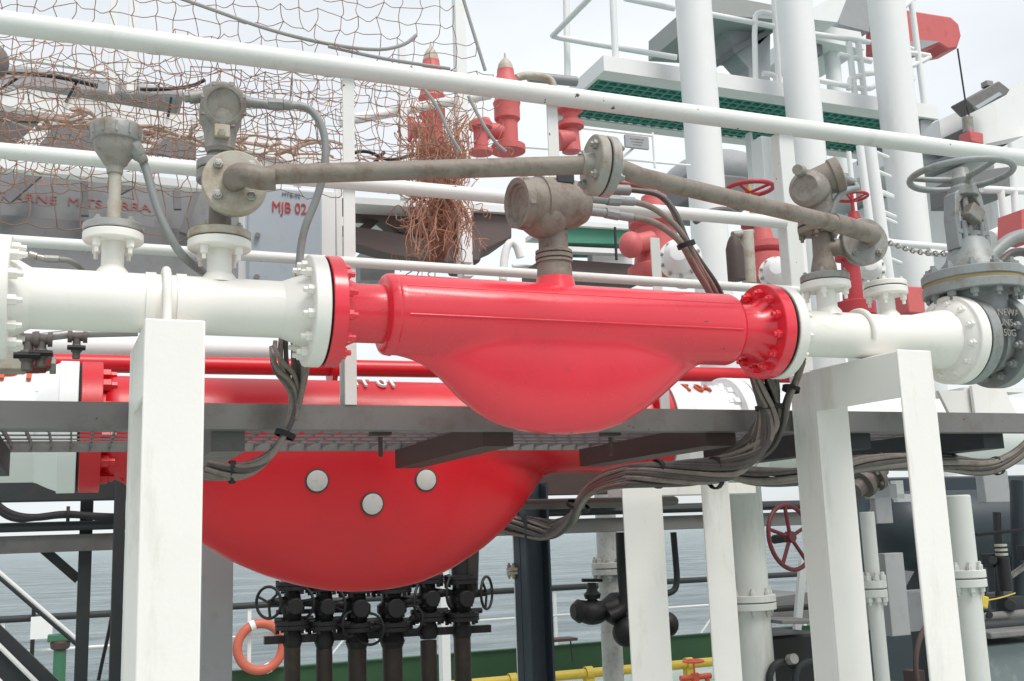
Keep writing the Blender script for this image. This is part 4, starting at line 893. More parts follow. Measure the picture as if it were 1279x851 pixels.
# --- right: red spoked wheel, tank, machinery
t = thing('gear_wheel_valve', 'dark red spoked handwheel hanging below the grey beam left of the broad right portal leg', 'valve', P(984, 712, 5.0))
c = P(987, 671, 5.0); ax = V((.25, -1, .1)).normalized(); Rw = M(40, 984, 671, 5.0)
q = MB().ring(c, ax, Rw, .0125, 40, 10); u = ax.cross(Z).normalized(); v_ = u.cross(ax)
for k in range(5):
    a = k*2*math.pi/5+.28; q.cyl(c, c+(u*math.cos(a)+v_*math.sin(a))*Rw, .011, seg=8)
q.lathe(c-ax*.02, ax, [(0, 0), (0, .034), (.04, .03), (.04, 0)], 16); q.build('handwheel', REDWD, t)
MB().cyl(c-ax*.02, c-ax*.12, .025).build('stem', DARK, t)
solo(MB().bar(P(1003, 700, 6.0), P(995, 790, 6.0), .05, .03), 'stay', WFAR, 'thin white slanted stay below the red spoked wheel', 'stay')
tk = thing('storage_tank', 'blue black horizontal tank with a domed end behind the right portal', 'tank', P(1180, 712, 7.0))
c = P(1150, 662, 7.0); rT = M(48, 1150, 662, 7.0); xa = P(1122, 662, 7.0).x
MB().lathe((xa, 7.0, c.z), X, [(-.26, 0), (-.25, .08), (-.2, .18), (-.1, rT*.85), (0, rT), (4.0, rT), (4.1, 0)], 48).build('shell', TANKB, tk)
for x_ in (xa+.3, xa+1.2): MB().box((x_, 7.0, (c.z-rT*.7)/2), (.12, rT*1.5, c.z-rT*.7)).build('saddle', DARK, tk)
MB().box(P(1101, 625, 6.9), (.16, .04, .3)).build('lug', GREYP, tk)
solo(MB().box(P(1240, 608, 6.2), (.25, .08, .24)).cyl(P(1240, 608, 6.25), P(1240, 575, 6.25), .03), 'junction_box', PANELG, 'small pale grey box hanging over the blue black tank', 'box', bevel=.006)
solo(MB().box(P(1117, 742, 5.2), (.14, .06, .48)), 'bracket_plate', PANELG, 'ragged grey upright plate behind the right portal bay', 'plate', bevel=.004)
t = thing('white_locker', 'dull white panel low behind the right portal bay', 'panel', P(1135, 790, 6.0))
MB().box(P(1140, 762, 6.0), (.55, .3, .25)).prism([P(1124, 712, 5.95), P(1142, 714, 5.95), P(1127, 741, 5.95)], (0, .05, 0)).build('panel', PANELG, t)
vbox(1112, 825, 7.0, 60, 0, .82, 'green_cabinet', GREENB, 'dark green cabinet standing behind the right portal bay', 'cabinet', d=.5)
vbox(1146, 820, 5.6, 16, 0, 1.15, 'rusty_post', DARKB, 'rusty dark post seen through the right portal bay', 'post', d=.1)
solo(MB().box((P(1075, 718, 9).x+3, 9.2, 1.1), (6, .4, 2.9)), 'dark_machinery_slab', TANKB, 'dark machinery casing added to darken the view behind the blue black tank', 'machinery', bevel=.02)  # dark slab added to keep the view past the tank dark
t = thing('deck_winch', 'black machinery with curved pipes on deck between the white riser and the right portal leg', 'machinery', P(985, 851, 5.6))
pc = P(985, 812, 5.75); MB().box((pc.x, 5.9, pc.z/2+.06), (.42, .5, pc.z+.08)).build('casing', BLACK, t, bevel=.02)
MB().box(P(982, 775, 5.6), (.35, .4, .02), Matrix.Rotation(.06, 3, 'Y')).build('top_plate', GREYP, t, bevel=.003)
for px in (976, 1008):
    MB().tube([P(px-14, 860, 5.45), P(px-15, 842, 5.45), P(px-8, 829, 5.45), P(px+6, 826, 5.45), P(px+14, 832, 5.5)], .022, 10, 2).build('pipe', DARK, t)
MB().lathe(P(986, 824, 5.42), V((0, -1, .2)), [(0, .03), (.05, .03), (.05, 0)], 16).build('knob', GREY, t)
t = thing('deck_clutter', 'dark dinghy like shape beyond the flange of the thick white riser', 'boat cover', P(985, 775, 9.5))
MB().prism([P(955, 748, 9.5), P(1010, 740, 9.5), P(1012, 778, 9.5), P(958, 776, 9.5)], (0, 1.0, 0)).build('cover', GREYP, t); MB().cyl(P(955, 762, 9.4), P(1010, 758, 9.4), .03).build('bar', BLACK, t)
t = thing('hydraulic_cabinet', 'grey blue cabinet on deck in the lower right corner', 'cabinet', P(1255, 851, 5.2))
pc = P(1250, 805, 5.2); xw = P(1310, 805, 5.2).x-P(1226, 805, 5.2).x
MB().box((pc.x+.12, 5.4, pc.z/2), (xw, .4, pc.z)).build('body', mat('blue_grey_cabinet', (.16, .19, .20), .5, dirt=(.3, .33, .33), damt=.3), t, bevel=.01)
MB().box((pc.x+.12, 5.35, pc.z+.07), (xw+.03, .5, .04)).build('lid', GREYP, t, bevel=.01)
MB().cyl(P(1222, 784, 5.3), P(1300, 778, 5.3), .035).build('pipe', DARK, t); MB().cyl(P(1222, 772, 5.5), P(1300, 765, 5.5), .03).build('pipe', GREYP, t)
t = thing('yellow_valve', 'little yellow valve with a wire at the edge of the right riser', 'valve', P(1226, 760, 4.9))
MB().box(P(1227, 752, 4.9), (.05, .05, .07), Matrix.Rotation(.3, 3, 'Y')).build('body', YELLOW, t, bevel=.008); MB().tube([P(1233, 750, 4.9), P(1250, 747, 4.9), P(1268, 741, 4.9)], .004, 6, 1).build('wire', YELLOW, t)
t = thing('striped_hose_end', 'small striped grey hose end hanging in the shadow at the right', 'hose', P(1252, 712, 5.5))
c = P(1252, 700, 5.5)
for k in range(4): MB().cyl(c+Z*.03*k, c+Z*(.03*k+.016), .04, seg=14).build('coil', GREYL, t)
MB().cyl(c-Z*.2, c+Z*.02, .045, seg=14).build('socket', BLACK, t)
# greenish second pipe under walkway left is the spool underside; pipe bits under walkway right
hbeam((640, 634), (850, 622), 5.6, 13, 'pipe', mat('grimy_pipe', (.14, .125, .115), .55, bump=.1), 'grimy round conduit beneath the walkway right of the huge red belly', 'pipe', d=.09, bevel=.04)

# clutter of pipes, brackets and boxes in the shadow at the lower right
t = thing('pipe_rack', 'dark tangle of pipes and brackets in shadow right of the white riser', 'pipes', P(1255, 760, 5.0))
for i, (x_, y_, x2_, y2_, r_, m_) in enumerate(((1222, 745, 1300, 735, .018, GREYP), (1228, 712, 1228, 780, .02, BLACK), (1245, 640, 1249, 775, .028, DARK), (1270, 600, 1276, 790, .05, TANKB), (1225, 790, 1300, 784, .03, GREYP), (1219, 668, 1295, 660, .012, BLACK), (1262, 720, 1290, 700, .02, GREY))):
    MB().cyl(P(x_, y_, 6.0-.06*i), P(x2_, y2_, 6.0-.06*i), r_).build('pipe', m_, t)
for x_, y_, s_ in ((1240, 700, .09), (1262, 756, .12), (1236, 768, .07), (1285, 690, .1)):
    MB().box(P(x_, y_, 5.6), (s_*1.2, .1, s_)).cyl(P(x_, y_, 5.55), P(x_, y_, 5.45), s_*.3).build('bracket', DARK, t, bevel=.006)
t = thing('strainer_body', 'grimy flanged fitting half hidden right of the broad right portal leg, under the cable bundle', 'fitting', P(1085, 610, 5.0))
c = P(1082, 603, 5.0)
MB().lathe(c, V((1, 0, .5)), [(-.1, 0), (-.1, .05), (-.03, .05), (-.03, .08), (0, .08), (.005, .05), (.06, .05), (.06, .085), (.09, .085), (.09, .04), (.16, .03), (.16, 0)], 20).build('body', MV, t); bolts(t, c+V((.05, 0, .02)), V((1, 0, .5)), .065, 6, .012, GREYL, .03)
solo(MB().box(P(1100, 628, 5.4), (.13, .05, .26)).box(P(1100, 614, 5.4), (.22, .05, .09)), 'hanger_plate', PANELG, 'pale T shaped hanger plate over the domed tank end', 'plate', bevel=.006)
solo(MB().box(P(1135, 622, 5.6), (.22, .04, .05)).box(P(1121, 612, 5.6), (.07, .04, .12)), 'white_clip', WFAR, 'small white L shaped clip over the tank beside the right portal near leg', 'clip')
t = thing('curved_pipe', 'rust brown curved pipe glimpsed low through the right portal bay', 'pipe', P(1150, 851, 5.2))
MB().ring(P(1176, 835, 5.2), V((.3, -1, 0)), .28, .016, 40, 8).build('bend', DARKB, t)
# ================================================================ UPPER BACKGROUND
# mast columns
YCm = 9.3
GC = 'tall white mast columns'
def col(px, py, dpx, label, z0=0, z1=9.5, Y=YCm):
    c = P(px, py, Y); r_ = M(dpx, px, py, Y)/2; t = thing('mast_column', label, 'column', (c.x, Y, z0), GC)
    MB().cyl((c.x, Y, z0), (c.x, Y, z1), r_, seg=40).build('shaft', WFAR, t)
    MB().lathe((c.x, Y, z0), Z, [(0, 0), (0, r_*1.35), (.04, r_*1.35), (.04, 0)], 32).build('base_flange', WFAR, t); return t
col(870, 60, 45, 'leftmost of the three thick white mast columns, left of the ladder')
col(997, 60, 44, 'middle thick white mast column between ladder and white machinery')
col(1113, 60, 45, 'rightmost thick white mast column, next to the red crane boom')
# platform on the mast
pl = thing('mast_platform', 'white edged lookout platform with green grating underside among the mast columns', 'platform', P(940, 110, 9.9))
YPf = 9.75; zf = (P(755, 79, YPf).z+P(900, 100, YPf).z)/2
xa, xb = XA(754, YPf, zf), XA(1172, YPf, zf); dY = 1.45; hF = M(20, 820, 90, YPf)
MB().box(((xa+xb)/2, YPf+.02, zf), (xb-xa, .04, hF)).build('edge_plate', WFAR, pl)
MB().box((xa+.02, YPf+.04+dY/2, zf), (.04, dY, hF)).build('edge_plate', WFAR, pl)
MB().box((xb-.02, YPf+.04+dY/2, zf), (.04, dY, hF)).build('edge_plate', WFAR, pl)
MB().box(((xa+xb)/2, YPf+dY+.06, zf), (xb-xa, .04, hF)).build('edge_plate', WFAR, pl)
MB().box(((xa+xb)/2, YPf+dY-.02, zf-hF/2+.012), (xb-xa-.1, .16, .02)).build('bottom_flange', WFAR, pl)
MB().box(((xa+xb)/2, YPf+.04+.1, zf-hF/2+.015), (xb-xa-.1, .2, .02)).build('bottom_flange', WFAR, pl)
q = MB(); ga, gb, g0, g1 = xa+.06, xb-.06, YPf+.26, YPf+dY
q.box(((ga+gb)/2, (g0+g1)/2, zf-hF/2+.075), (gb-ga, g1-g0, .008))
for i in range(int((gb-ga)/.13)): q.box((ga+i*.13+.05, (g0+g1)/2, zf-hF/2+.05), (.022, g1-g0, .035))
for i in range(int((g1-g0)/.11)): q.box(((ga+gb)/2, g0+i*.11+.05, zf-hF/2+.045), (gb-ga, .022, .03))
q.build('green_grating', GREENG, pl, smooth=False)
MB().prism([P(1150, 150, 9.8), P(1171, 147, 9.8), P(1150, 168, 9.8)], (0, 1.2, 0)).build('bracket', PANELG, pl)
RT_ = [  # railing of the platform
    [(690, 45), (742, -8)], [(690, 45), (706, 49), (845, 72)], [(707, -10), (709, 104)], [(765, -10), (769, 76)], [(780, -2), (842, 11)], [(887, 18), (966, 33)],
    [(944, 108), (942, 22), (948, 15), (962, 17)], [(967, -5), (973, 108)], [(953, 92), (968, 94), (969, 104)],
    [(1013, 42), (1086, 53)], [(1020, 100), (1060, 108), (1084, 112), (1094, 107)], [(1060, 53), (1068, 120)], [(1072, 53), (1080, 122)],
    [(1100, 62), (1160, 69), (1162, 72), (1132, 86), (1062, 95), (1060, 112)], [(1137, -8), (1155, 134)], [(1126, 12), (1145, -5)], [(1128, 58), (1140, 62)], [(1135, 105), (1142, 97), (1136, 94)], [(1048, 68), (1088, 77)]]
rl2 = thing('platform_railing', 'thin white pipe railing around the green bottomed lookout platform', 'railing', P(820, 95, YPf))
for k, pts in enumerate(RT_):
    yy = YPf+.05 if k not in (0, 1, 2) else YPf
    w_ = 4.2 if k in (2, 3, 7, 11, 12, 14) else 3.6
    if k == 0: pp = [P(690, 45, YPf+1.0), P(742, -8, YPf-.2)]
    elif k == 1: pp = [P(690, 45, YPf+1.0), P(706, 49, YPf+.9), P(845, 72, YPf+.1)]
    elif k == 2: pp = [P(707, -10, YPf+1), P(709, 104, YPf+1)]
    else: pp = [P(x, y, yy) for x, y in pts]
    MB().tube(pp, M(w_, 900, 60, YPf), 10, 1).build('rail' if k not in (2, 3, 7, 11, 12, 14) else 'post', WFAR, rl2)
# white machinery behind the columns
t = thing('mast_bracket', 'pale Y shaped strut with a gusset between the left and middle mast columns', 'strut', P(950, 110, 11.5))
MB().prism([P(905, 26, 11.4), P(930, 24, 11.4), P(948, 56, 11.4), P(962, 42, 11.4), P(962, 108, 11.4), P(936, 108, 11.4), P(935, 85, 11.4), P(918, 66, 11.4)], (0, .35, 0)).build('strut', PANELG, t)
MB().prism([P(915, 60, 11.3), P(975, 28, 11.3), P(975, 34, 11.3), P(918, 67, 11.3)], (0, .5, 0)).build('gusset_flange', PANELM, t)
solo(MB().prism([P(880, -10, 11.0), P(985, 10, 11.0), P(985, 26, 11.0), P(880, 17, 11.0)], (0, 1.5, 0)), 'upper_deck_box', mat('overhead_grey_panel', (.33, .34, .33), .6, bump=.05), 'grey box shaped deck overhead between the left and middle mast columns', 'deck')  # even grey of the overhead box
t = thing('mast_machinery', 'white angular machinery with pedestal between middle and right mast columns', 'machinery', P(1040, 110, 11.5))
MB().prism([P(1010, 28, 11.5), P(1075, 40, 11.5), P(1080, 62, 11.5), P(1012, 48, 11.5)], (0, 1.2, 0)).build('box', WFAR, t)
MB().prism([P(1008, 15, 11.2), P(1045, -8, 11.2), P(1060, -8, 11.2), P(1046, 28, 11.2), P(1012, 24, 11.2)], (0, .4, 0)).build('gusset', WFAR, t)
MB().prism([P(1050, -8, 12.0), P(1086, -6, 12.0), P(1086, 40, 12.0), P(1048, 30, 12.0)], (0, .8, 0)).build('panel', PANELG, t)
MB().prism([P(1013, 48, 11.6), P(1026, 50, 11.6), P(1028, 68, 11.6), P(1016, 69, 11.6)], (0, .5, 0)).build('bracket', PANELM, t)
c = P(1040, 80, 11.8); MB().cyl((c.x, 11.8, P(1040, 122, 11.8).z-1.2), (c.x, 11.8, P(1040, 45, 11.8).z), M(19, 1040, 80, 11.8)/2, seg=24).build('pedestal', WFAR, t)
# crane boom
cb = thing('crane_boom', 'red crane boom tip reaching out beside the rightmost mast column', 'crane', P(1130, 60, 12))
MB().prism([P(1105, 8, 12), P(1126, 11, 12), P(1188, 21, 12), P(1198, 30, 12), P(1201, 45, 12), P(1196, 60, 12), P(1185, 62, 12), P(1174, 55, 12), P(1160, 60, 12), P(1130, 59, 12), P(1105, 57, 12)], (0, .45, 0)).build('boom', REDF, cb, bevel=.03)
MB().prism([P(1130, 59.5, 11.98), P(1152, 61, 11.98), P(1174, 52, 11.98), P(1150, 50, 11.98), P(1131, 53, 11.98)], (0, .49, 0)).build('liner_plate', PANELG, cb)
MB().cyl(P(1196, 61, 12.2), P(1206, 128, 12.2), .014, seg=8).build('hoist_wire', DARK, cb)
hk = thing('crane_hook_block', 'grey and red hook block hanging on the crane wire', 'hook block', P(1213, 182, 12.2))
for dx in (-3, 4): MB().cyl(P(1206, 128, 12.2), P(1208+dx, 150, 12.2), .012, seg=8).build('sling', DARK, hk)
MB().cyl(P(1208, 147, 12.2), P(1210, 166, 12.2), .085, seg=20).build('weight', GREY, hk); MB().box(P(1213, 175, 12.2), (.27, .25, .2), Matrix.Rotation(.1, 3, 'Y')).build('red_block', REDF, hk, bevel=.02)
# house at right
hs = thing('deck_house', 'white deck house with a sloping roof edge at the upper right', 'building', P(1240, 200, 14))
MB().prism([P(1173, 150, 13), P(1300, 92, 13), P(1300, 210, 13), P(1218, 178, 13), P(1176, 173, 13)], (0, 4, 0)).build('upper_wall', WFAR, hs)
MB().prism([P(1240, 190, 12.8), P(1300, 160, 12.8), P(1300, 420, 12.8), P(1262, 420, 12.8)], (0, 4, 0)).build('wall', WFAR, hs)
MB().prism([P(1198, 187, 12.9), P(1300, 165, 12.9), P(1300, 172, 12.9), P(1198, 190, 12.9)], (0, 1, 0)).build('ledge', PANELG, hs)
MB().prism([P(1177, 173, 12.95), P(1209, 158, 12.95), P(1210, 176, 12.95)], (0, .5, 0)).build('underside_shade', PANELD, hs)  # dark triangle standing in for the shade under the roof edge
solo(MB().prism([P(1214, 214, 10.5), P(1262, 208, 10.5), P(1265, 243, 10.5), P(1216, 243, 10.5)], (0, .8, 0)), 'awning_box', PANELM, 'dark grey boxed panel behind the gate valve handwheel', 'panel', bevel=.01)
fl = thing('floodlight', 'tilted grey floodlight jutting out above the white deck house', 'floodlight', P(1233, 135, 12.5))
p0, p1 = P(1212, 131, 12.4), P(1255, 108, 12.4); d = (p1-p0).normalized(); u = Z.cross(Yv).normalized()
MB().prism([P(1206, 124, 12.4), P(1248, 101, 12.4), P(1262, 112, 12.4), P(1258, 118, 12.4), P(1220, 138, 12.4)], (0, .35, 0)).build('housing', GREYP, fl, bevel=.02)
MB().prism([P(1218, 133, 12.36), P(1248, 115, 12.36), P(1252, 118, 12.36), P(1222, 136, 12.36)], (0, .05, 0)).build('lens', LENSM, fl)
MB().box(P(1233, 106, 12.5), (.14, .14, .1)).build('bracket', GREY, fl, bevel=.01)
# white rails/stanchions right of the gate valve
t = thing('deck_railing', 'white pipe railing beyond the gate valve at the right edge', 'railing', P(1255, 300, 8))
for pts in ([(1226, 236), (1295, 240)], [(1238, 296), (1295, 268)], [(1250, 238), (1256, 292)], [(1263, 180), (1270, 292)], [(1095, 302), (1190, 310)], [(1160, 315), (1195, 320)]):
    MB().tube([P(x, y, 8) for x, y in pts], M(4.5 if pts[0][1] != 296 else 8, 1200, 280, 8), 12).build('rail', WFAR, t)
solo(MB().prism([P(1276, 262, 7.5), P(1299, 255, 7.5), P(1299, 300, 7.5), P(1276, 296, 7.5)], (0, .3, 0)), 'red_hose_box', REDF, 'red box edge peeping in at the right border beside the gate valve', 'box')
# ladder between middle and right columns
ld_ = thing('ladder', 'white ladder with rungs left of the rightmost mast column', 'ladder', P(1085, 330, 8.6))
for pts, w_ in (([(1074, 182), (1098, 370)], 5), ([(1086, 182), (1112, 370)], 8), ([(1060, 190), (1078, 360)], 3.2)):
    MB().tube([P(x, y, 8.6) for x, y in pts], M(w_, 1080, 250, 8.6), 10).build('stile', WFAR, ld_)
for y in (188, 212, 236, 238, 262, 270, 296, 320):
    MB().cyl(P(1088+(y-188)*.12, y, 8.6), P(1109+(y-188)*.12, y+9, 8.8), M(2.6, 1090, 250, 8.6), seg=8).build('rung', WFAR, ld_)
# assorted white posts mid right
def post(px0, y0, px1, y1, wpx, Y, name, label, m=WFAR, group=None, d=.1):
    a, b = P(px0, y0, Y), P(px1, y1, Y); xx = (a.x+b.x)/2
    return solo(MB().box((xx, Y, (a.z+b.z)/2), (M(wpx, px0, y0, Y)/.9, d, abs(a.z-b.z))), name, m, label, 'post', group, .004)
post(958, 175, 965, 400, 17, 9.9, 'stanchion', 'grey white square post between the left and middle mast columns', WFAR, d=.2)
post(942, 168, 946, 400, 4, 10.5, 'stanchion', 'very thin white post just left of the grey white square post', WFAR)
post(995, 260, 1000, 400, 20, 8.0, 'stanchion', 'broad white plate post behind the two chambered transmitter', WFAR, d=.05)
hpipe('pipe', 'white pipe level at the far side behind the sloping impulse pipe', 'pipe', (830, 268), (1010, 282), 8.5, 8.5, 9, WFAR)
# dome
dm = thing('covered_boat', 'grey domed boat canopy far behind the left mast column', 'boat', P(880, 250, 15))
c = P(885, 236, 15.5); MB().sphere(c, M(58, 885, 236, 15.5), (1, 1.5, .72), 28).build('canopy', PANELG, dm); MB().box(P(880, 246, 14.6), (1.15, 1, .5)).build('hull', PANELM, dm, bevel=.05)
# red hand wheels
def wheel(px, py, Y, rpx, label, down=36, m=REDW, tilt=0):
    c = P(px, py, Y); r_ = M(rpx, px, py, Y); t = thing('wheel_valve', label, 'valve', c-Z*M(down, px, py, Y), 'red wheeled valves behind the walkway')
    q = MB().ring(c, V((tilt, 0, 1)), r_, r_*.1, 36, 10)
    for k in range(4):
        a = k*math.pi/2+.5; q.cyl(c-Z*.03, c+V((math.cos(a)*r_, math.sin(a)*r_, 0)), r_*.07, seg=8)
    q.build('handwheel', m, t); s_ = M(1, px, py, Y)
    MB().cyl(c+Z*.02, c-Z*down*s_, 2.2*s_).build('stem', YELLOW if py < 240 and px < 1000 else m, t)
    MB().lathe(c-Z*down*s_, Z, [(0, 0), (0, 14*s_), (5*s_, 14*s_), (6*s_, 9*s_), (16*s_, 6*s_), (18*s_, 0)], 20).build('bonnet', m, t); return t
wheel(936, 236, 6.5, 29, 'red handwheel behind the sloping impulse pipe, left of the two chambered transmitter', 50)
wheel(1064, 246, 6.0, 19, 'small red handwheel right of the two chambered transmitter', 36)
wheel(1150, 220, 16, 4, 'tiny far red wheel beyond the mast columns', 10) if False else None
# hose loop and canister behind impulse pipe
solo(MB().tube([P(868, 276, 5.5), P(885, 266, 5.5), P(905, 262, 5.5), P(918, 268, 5.5), P(930, 276, 5.5), P(955, 276, 5.5), P(978, 274, 5.5)], .026, 12, 2), 'hose', CABLED, 'dark hose looping above the white pipe behind the sloping impulse pipe', 'hose')
t = thing('canister_valve', 'dark rusty canister beside a mottled pale pipe right of the cable drop', 'fitting', P(920, 345, 4.8))
c = P(918, 320, 4.8); s_ = M(1, 918, 320, 4.8)
MB().lathe((c.x, c.y, P(918, 350, 4.8).z), Z, [(0, 0), (0, 11*s_), (40*s_, 11*s_), (50*s_, 8*s_), (56*s_, 5*s_), (58*s_, 0)], 24).build('canister', DARKB, t)
MB().cyl(P(936, 355, 4.85), P(932, 290, 4.85), 9*s_).build('pipe', GREYL, t); MB().cyl(P(915, 294, 4.85), P(940, 291, 4.85), 5*s_).build('elbow', GREY, t)
# red bodies behind
def redlump(pxs, Y, label, name='red_valve', depth=.3, m=RED, cat='valve'):
    c = [P(x, y, Y) for x, y in pxs]; cx = sum((p.x for p in c))/len(c)
    return solo(MB().prism(c, (0, depth, 0)), name, m, label, cat, None, .02)
t = thing('fire_monitor', 'bright red cast monitor body behind the cables of the grimy transmitter head', 'fire monitor', P(815, 345, 6.2))
c = P(820, 300, 6.2); s_ = M(1, 815, 300, 6.2)
MB().lathe((c.x, c.y, P(815, 350, 6.2).z), Z, [(0, 0), (0, 34*s_), (8*s_, 38*s_), (16*s_, 38*s_), (20*s_, 30*s_), (50*s_, 26*s_), (66*s_, 26*s_), (70*s_, 34*s_), (78*s_, 34*s_), (80*s_, 22*s_), (108*s_, 16*s_), (118*s_, 0)], 32).build('body', REDF, t)
MB().sphere(P(788, 306, 6.1), 15*s_, (1, 1, 1.1)).cyl(P(788, 306, 6.1), P(815, 300, 6.1), 12*s_).build('outlet', REDF, t)
def wcap(px, py, Y, rpx, label):
    c = P(px, py, Y); s_ = M(1, px, py, Y); r_ = rpx*s_; t = thing('domed_cap', label, 'cap', c-Z*r_, 'white domed pipe caps behind the walkway')
    ax = V((-.55, -.8, .1)).normalized()
    q = MB().lathe(c, ax, [(-.3, r_*.7), (0, r_*.7), (0, r_), (.03, r_), (.035, r_*.8), (.1, r_*.72), (.15, r_*.4), (.16, 0)], 32); q.build('cover', WFAR, t); bolts(t, c+ax*.03, ax, r_*.88, 10, .012, GREYL, .02)
wcap(850, 325, 5.6, 27, 'white domed cap beside the red monitor body, over the near meter')
wcap(970, 343, 5.8, 22, 'white domed cap beside the dark canister')
t = thing('red_valve', 'red valve body between the dark canister and the two chambered transmitter', 'valve', P(955, 345, 6.4))
s_ = M(1, 955, 310, 6.4); c = P(957, 350, 6.4)
MB().lathe(c, Z, [(0, 0), (0, 26*s_), (30*s_, 26*s_), (34*s_, 20*s_), (38*s_, 28*s_), (46*s_, 28*s_), (50*s_, 14*s_), (70*s_, 10*s_), (72*s_, 0)], 28).build('body', REDF, t)
t = thing('red_valve', 'red valve body showing between the two white nozzles of the right spool', 'valve', P(1065, 390, 5.6))
s_ = M(1, 1065, 350, 5.6); c = P(1068, 395, 5.6)
MB().lathe(c, Z, [(0, 0), (0, 26*s_), (16*s_, 26*s_), (20*s_, 13*s_), (70*s_, 11*s_), (72*s_, 18*s_), (80*s_, 18*s_), (82*s_, 0)], 28).build('body', REDW, t)
solo(MB().box(P(1132, 378, 6.0), (.16, .2, .2)), 'red_box', REDF, 'small red box right of the blind flange', 'box', bevel=.01)
t = thing('white_cylinder', 'round white drum under the two blank nozzles at the right', 'drum', P(1085, 335, 6.4))
wcap(1085, 338, 6.6, 20, 'white domed cap left of the blind flange')
bpy.data.objects.remove(t)

# relief valves (red, pointed tops)
def relief(px, ytop, ybase, wpx, Y, label, tip=True, scale=1.0):
    c = P(px, ybase, Y); s_ = M(1, px, (ytop+ybase)/2, Y); H = (ybase-ytop)*s_; w_ = wpx*s_/2; t = thing('relief_valve', label, 'valve', c, 'red relief valves with pointed caps')
    k = H/135
    MB().lathe(c, Z, [(0, 0), (0, w_*1.25), (8*k, w_*1.25), (9*k, w_*.75), (40*k, w_*.75), (44*k, w_*.95), (62*k, w_*.95), (66*k, w_*1.02), (70*k, w_*.9), (86*k, w_*.72), (88*k, w_*1.05), (94*k, w_*1.0), (104*k, w_*.66), (112*k, w_*.62)], 28).build('body', REDF, t)
    MB().lathe(c+Z*112*k, Z, [(0, w_*.62), (8*k, w_*.5), (14*k, w_*.28), (17*k, w_*.1), (24*k, w_*.04), (24*k, 0)], 24).build('cap', GREYL, t)
    MB().cyl(c+Z*26*k-X*w_*1.7, c+Z*26*k, w_*.6).lathe(c+Z*26*k-X*w_*1.9, X, [(0, 0), (0, w_*.95), (w_*.25, w_*.95), (w_*.25, 0)], 24).build('outlet', REDF, t); return t
relief(541, 45, 192, 34, 7.4, 'red relief valve with a pale pointed cap standing inside the net')
relief(635, 60, 190, 34, 7.4, 'red relief valve with a pale pointed cap standing clear against the sky')
t = thing('relief_valve', 'stubby red relief valve with a side outlet, right of the pointed ones', 'valve', P(715, 188, 7.4))
s_ = M(1, 715, 160, 7.4); c = P(714, 190, 7.4)
MB().lathe(c, Z, [(0, 0), (0, 12*s_), (28*s_, 10*s_), (32*s_, 17*s_), (38*s_, 17*s_), (41*s_, 9*s_), (50*s_, 10*s_), (54*s_, 17*s_), (60*s_, 16*s_), (62*s_, 0)], 26).cyl(P(696, 176, 7.4), P(714, 174, 7.4), 13*s_).build('body', REDF, t)
t = thing('red_pipe_stub', 'short red flanged stub between the two pointed relief valves', 'pipe', P(600, 190, 7.2))
c = P(601, 192, 7.2); s_ = M(1, 600, 170, 7.2); MB().lathe(c, Z, [(0, 0), (0, 15*s_), (4*s_, 15*s_), (5*s_, 9*s_), (32*s_, 9*s_), (33*s_, 15*s_), (40*s_, 15*s_), (44*s_, 10*s_), (48*s_, 0)], 24).build('body', REDF, t)
solo(MB().cyl(P(425, 152, 6.9), P(612, 118, 6.9), M(13, 500, 140, 6.9)/2, seg=20), 'pipe', WFAR, 'pale pipe sloping up behind the net across the first relief valve', 'pipe')
solo(MB().tube([P(645, 98, 7.8), P(655, 94, 7.8), P(680, 96, 7.8), P(690, 102, 7.8), P(692, 118, 7.8)], .035, 12, 2), 'pipe', GREYL, 'short grey bent pipe over the top rail right of the clear relief valve', 'pipe')
solo(MB().cyl(P(660, 96, 8.6), P(720, 102, 8.6), .05, seg=14), 'pipe', CONDUIT, 'blue grey pipe end behind the bent pipe near the lookout platform', 'pipe')
post(571, -10, 583, 330, 12, 6.6, 'net_pole', 'tall white pole at the right edge of the net', WFAR, d=.08)
post(500, 55, 507, 250, 8, 6.8, 'net_pole', 'shorter thin white pole beside the first relief valve', WFAR, d=.05)
post(140, -10, 142, 118, 8, 7.8, 'net_pole', 'thin white post above the gangway, left one of the close pair', WFAR, d=.05)
post(164, -10, 167, 116, 10, 7.4, 'net_pole', 'slightly thicker white post above the gangway, right one of the close pair', WFAR, d=.06)
# signboard and rail by the middle joint
sg = thing('sign_board', 'small pale sign board on a thin railing behind the middle pipe joint', 'sign', P(797, 190, 9))
c = P(795, 178, 9); MB().box(c, (.27, .03, .13)).build('board', PANELG, sg)
for pts in ([(724, 160), (815, 170)], [(815, 166), (818, 210)], [(724, 160), (724, 185)], [(776, 198), (795, 182)], [(778, 199), (862, 207)], [(655, 184), (760, 192)]):
    MB().tube([P(x, y, 9.05) for x, y in pts], .013, 8).build('rail', WFAR, sg)
q = MB()
for k in range(3): q.box(c+V((-.0, -.017, .03-.03*k)), (.16-.03*k, .004, .008))
q.build('lettering_lines', GREY, sg)
